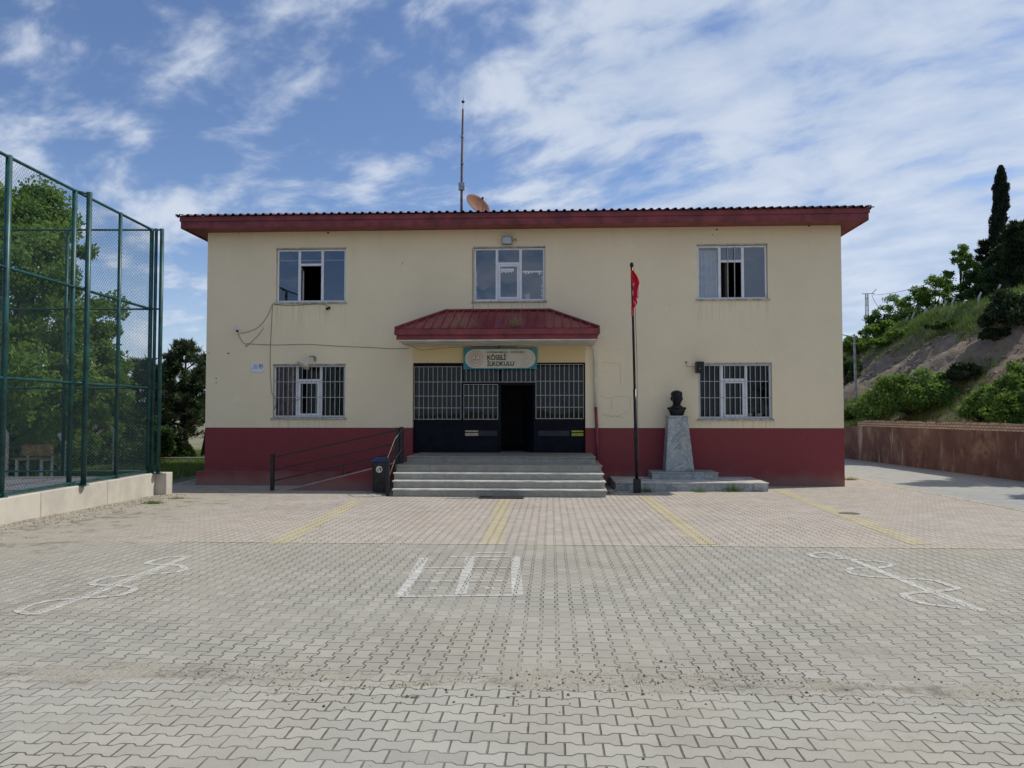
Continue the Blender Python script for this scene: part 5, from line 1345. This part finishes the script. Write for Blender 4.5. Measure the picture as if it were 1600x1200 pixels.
# bench
bb = lt(58, 22.6); bb.z = 0
bz = ZC - (728-645)/ (FL/22.6)
be = thing('park_bench', 'orange wooden bench under the trees behind the fence', 'bench', (bb.x, bb.y, 0))
zs = ZC-(714-645)*22.6/FL; zk = ZC-(697-645)*22.6/FL
mb = MB()
for k in range(3): mb.box(bb.x-.55, bb.x+.42, bb.y-.3+k*.13, bb.y-.2+k*.13, zs-.05, zs-.02)
mb.build('seat', M['wood'], be)
mb = MB()
for k in range(3): mb.box(bb.x-.55, bb.x+.42, bb.y+.16, bb.y+.19, zs+.03+k*.115, zs+.13+k*.115)
mb.build('backrest', M['wood'], be)
for sx in (-.42, .32): MB().box(bb.x+sx, bb.x+sx+.06, bb.y-.28, bb.y-.22, -.05, zs-.051).box(bb.x+sx, bb.x+sx+.06, bb.y+.20, bb.y+.24, -.05, zs+.35).box(bb.x+sx, bb.x+sx+.06, bb.y-.22, bb.y+.2, zs-.10, zs-.052).build('leg', M['postconc'], be)
# pale concrete posts with bent tops
for px, t, b, d, lab in ((12, 668, 735, 22.2, 'weathered pale concrete post with bent top at the far left'), (101, 680, 735, 23.4, 'pale concrete post right of the bench'), (180, 668, 718, 27.5, 'pale concrete post near the fence corner')):
    p = lt(px, d); zt_p = ZC-(t-645)*d/FL
    tag(MB().tube([(p.x, p.y, -.1), (p.x, p.y, zt_p-.2), (p.x-.16, p.y, zt_p+.05)], .06, 4).build('concrete_post', M['postconc']), lab, 'post')
# kerb behind and shaded side path
mb = MB(); cbox(mb, -13.5, -8.6, 33.8, 34.1, -.1, .14)
k1, k2 = lt(262, 34.0), lt(335, 35.0)
mb = MB(); mb.hexa([(k1.x-6, k1.y-.4, -.1), (k2.x, k2.y-.4, -.1), (k2.x, k2.y-.2, -.1), (k1.x-6, k1.y-.2, -.1), (k1.x-6, k1.y-.4, .12), (k2.x, k2.y-.4, .12), (k2.x, k2.y-.2, .12), (k1.x-6, k1.y-.2, .12)])
struct('kerb', mb, M['kerb'], 'pale concrete kerb before the grass on the left')
# weeds
for px, py, r, h, n, lab in ((238, 787, .22, .09, 420, 'green weed clump at the foot of the low wall'), (277, 779, .26, .05, 300, 'flat green weed patch beside the wall end'), (1010, 769, .18, .16, 160, 'weeds around the flagpole foot'), (1145, 768, .26, .26, 260, 'tall weeds before the monument platform, right part'), (1095, 769, .22, .14, 160, 'low weeds before the monument platform, middle part'), (1180, 768, .18, .12, 120, 'sparse weeds at the right end of the platform'), (1328, 750, .25, .12, 200, 'weeds at the right corner of the school'), (1250, 757, .3, .10, 160, 'weeds at the foot of the maroon base right of the platform'), (600, 772, .12, .06, 60, 'tiny weeds beside the litter bin')):
    g_ = onG(px, py); tuft('weed_clump', lab, (g_.x, g_.y, g_.z), r, h, n, M['grass'], 'weed', 'weeds growing out of paving joints', .7)
# stones by the steps, mossy stain disc
for i, (px, py, r, lab) in enumerate(((955, 771, .09, 'pale round stone between the steps and the platform'), (962, 768, .06, 'smaller grey stone beside the pale one'), (630, 774, .035, 'small white pebble at the left end of the lowest step'))):
    g_ = onG(px, py); bm = bmesh.new(); bmesh.ops.create_icosphere(bm, subdivisions=2, radius=r)
    for v in bm.verts: v.co *= random.uniform(.8, 1.15); v.co.z *= .7
    me = bpy.data.meshes.new('stone'); bm.to_mesh(me); bm.free(); me.materials.append(M['stonel']); o = bpy.data.objects.new('stone', me); COL.objects.link(o); o.location = (g_.x, g_.y, g_.z+r*.4)
    tag(o, lab, 'stone')
g_ = onG(1327, 802.5); tag(MB().lathe([(.001, .008), (.19, .008), (.21, .0)], (g_.x, g_.y, g_.z), 20).build('moss_stain_disc', mat('mossy_stain', (.15, .15, .11), .9, .3, 8, 0, .5)), 'thin round disc standing in for a mossy stain on the yellow line at right', 'stain')  # flat disc added in place of a mossy stain

# ------------------------------------------------------------------ LIGHT, SKY, CAMERA
SV = Vector((.78, .315, 1)).normalized(); el = math.asin(SV.z); az = atan2(SV.x, SV.y)
sd = bpy.data.lights.new('sun', 'SUN'); sd.energy = 3.65; sd.angle = radians(.6); sd.color = (1, .95, .87)
so = bpy.data.objects.new('sun', sd); COL.objects.link(so); so.rotation_euler = (-SV).to_track_quat('-Z', 'Y').to_euler(); so.location = (0, 0, 30)
w = bpy.data.worlds.new('World'); sc.world = w; w.use_nodes = True; nt = w.node_tree; g = G(nt)
bg = nt.nodes['Background']; out = nt.nodes['World Output']
sky = g.node('ShaderNodeTexSky'); sky.sky_type = 'NISHITA'; sky.sun_disc = False; sky.sun_elevation = el; sky.sun_rotation = az; sky.altitude = 600; sky.air_density = 1.0; sky.dust_density = .6; sky.ozone_density = 2.2
tint = g.mix(1.0, sky.outputs[0], (.82, .86, .98), 'MULTIPLY')
g.link(tint, bg.inputs[0]); bg.inputs[1].default_value = .128
tc = g.node('ShaderNodeTexCoord').outputs['Generated']; sp = g.node('ShaderNodeSeparateXYZ'); g.link(tc, sp.inputs[0])
zz2 = g.m('ADD', g.m('MAXIMUM', sp.outputs[2], 0.), .22)
cv = g.node('ShaderNodeCombineXYZ'); g.link(g.m('DIVIDE', sp.outputs[0], zz2), cv.inputs[0]); g.link(g.m('DIVIDE', sp.outputs[1], zz2), cv.inputs[1])
wrp = g.node('ShaderNodeTexNoise'); g.link(cv.outputs[0], wrp.inputs['Vector']); wrp.inputs['Scale'].default_value = 1.3; wrp.inputs['Detail'].default_value = 3
wa = g.node('ShaderNodeVectorMath', operation='MULTIPLY_ADD'); g.link(wrp.outputs['Color'], wa.inputs[0]); wa.inputs[1].default_value = (.35, .35, 0); g.link(cv.outputs[0], wa.inputs[2])
CV = wa.outputs[0]
n3 = g.noise(g.mapv(CV, loc=(5.1, 4.2, 0)), .75, 3, .5)                                    # where the sheet is thick
n1 = g.noise(g.mapv(g.mapv(CV, rot=(0, 0, radians(-62))), (1.9, .85, 1), loc=(1, 2, 0)), 1.15, 5, .55)       # long rolls
n2 = g.noise(g.mapv(g.mapv(CV, rot=(0, 0, radians(-50))), (1.55, 1.0, 1), loc=(3, 7, 0)), 4.3, 6, .55)        # puffs
n4 = g.noise(CV, 11, 5, .6)
xr_ = g.m('MAXIMUM', g.m('MINIMUM', g.m('MULTIPLY', g.m('ADD', sp.outputs[0], .10), .55), .15), -.09)
lowb = g.m('MULTIPLY', g.m('SUBTRACT', 1, g.step(sp.outputs[2], .06, .36)), .13)
dens = g.m('ADD', g.m('ADD', g.m('MULTIPLY', n1, .46), g.m('MULTIPLY', n2, .64)), g.m('ADD', g.m('MULTIPLY', n3, .45), g.m('MULTIPLY', n4, .14)))
dens = g.m('ADD', g.m('ADD', dens, xr_), lowb)
cf = g.step(dens, .79, 1.0)
hzn = g.m('SUBTRACT', 1, g.step(sp.outputs[2], -.02, .22))
cf2 = g.m('MAXIMUM', g.m('MULTIPLY', cf, .82), g.m('MULTIPLY', hzn, .68))
cb = g.node('ShaderNodeBackground'); 
cc = g.mix(g.step(n2, .35, .7), (.50, .60, .76), (.70, .76, .86))
g.setin(cb.inputs[0], cc); cb.inputs[1].default_value = 1.0
mx = g.node('ShaderNodeMixShader'); g.link(cf2, mx.inputs[0]); g.link(bg.outputs[0], mx.inputs[1]); g.link(cb.outputs[0], mx.inputs[2]); g.link(mx.outputs[0], out.inputs[0])

cam = bpy.data.cameras.new('camera'); co = bpy.data.objects.new('camera', cam); COL.objects.link(co); sc.camera = co
co.location = (0, 0, ZC); co.rotation_euler = (pi/2+PIT, 0, TH); cam.sensor_width = 36; cam.lens = 27.0; cam.clip_end = 3000; cam.clip_start = .05
sc.render.engine = 'CYCLES'; sc.view_settings.view_transform = 'Standard'; sc.view_settings.look = 'None'; sc.view_settings.exposure = 0
sc.cycles.max_bounces = 7; sc.cycles.transparent_max_bounces = 12; sc.cycles.caustics_reflective = False; sc.cycles.caustics_refractive = False
sc.render.resolution_x = 1024; sc.render.resolution_y = 768
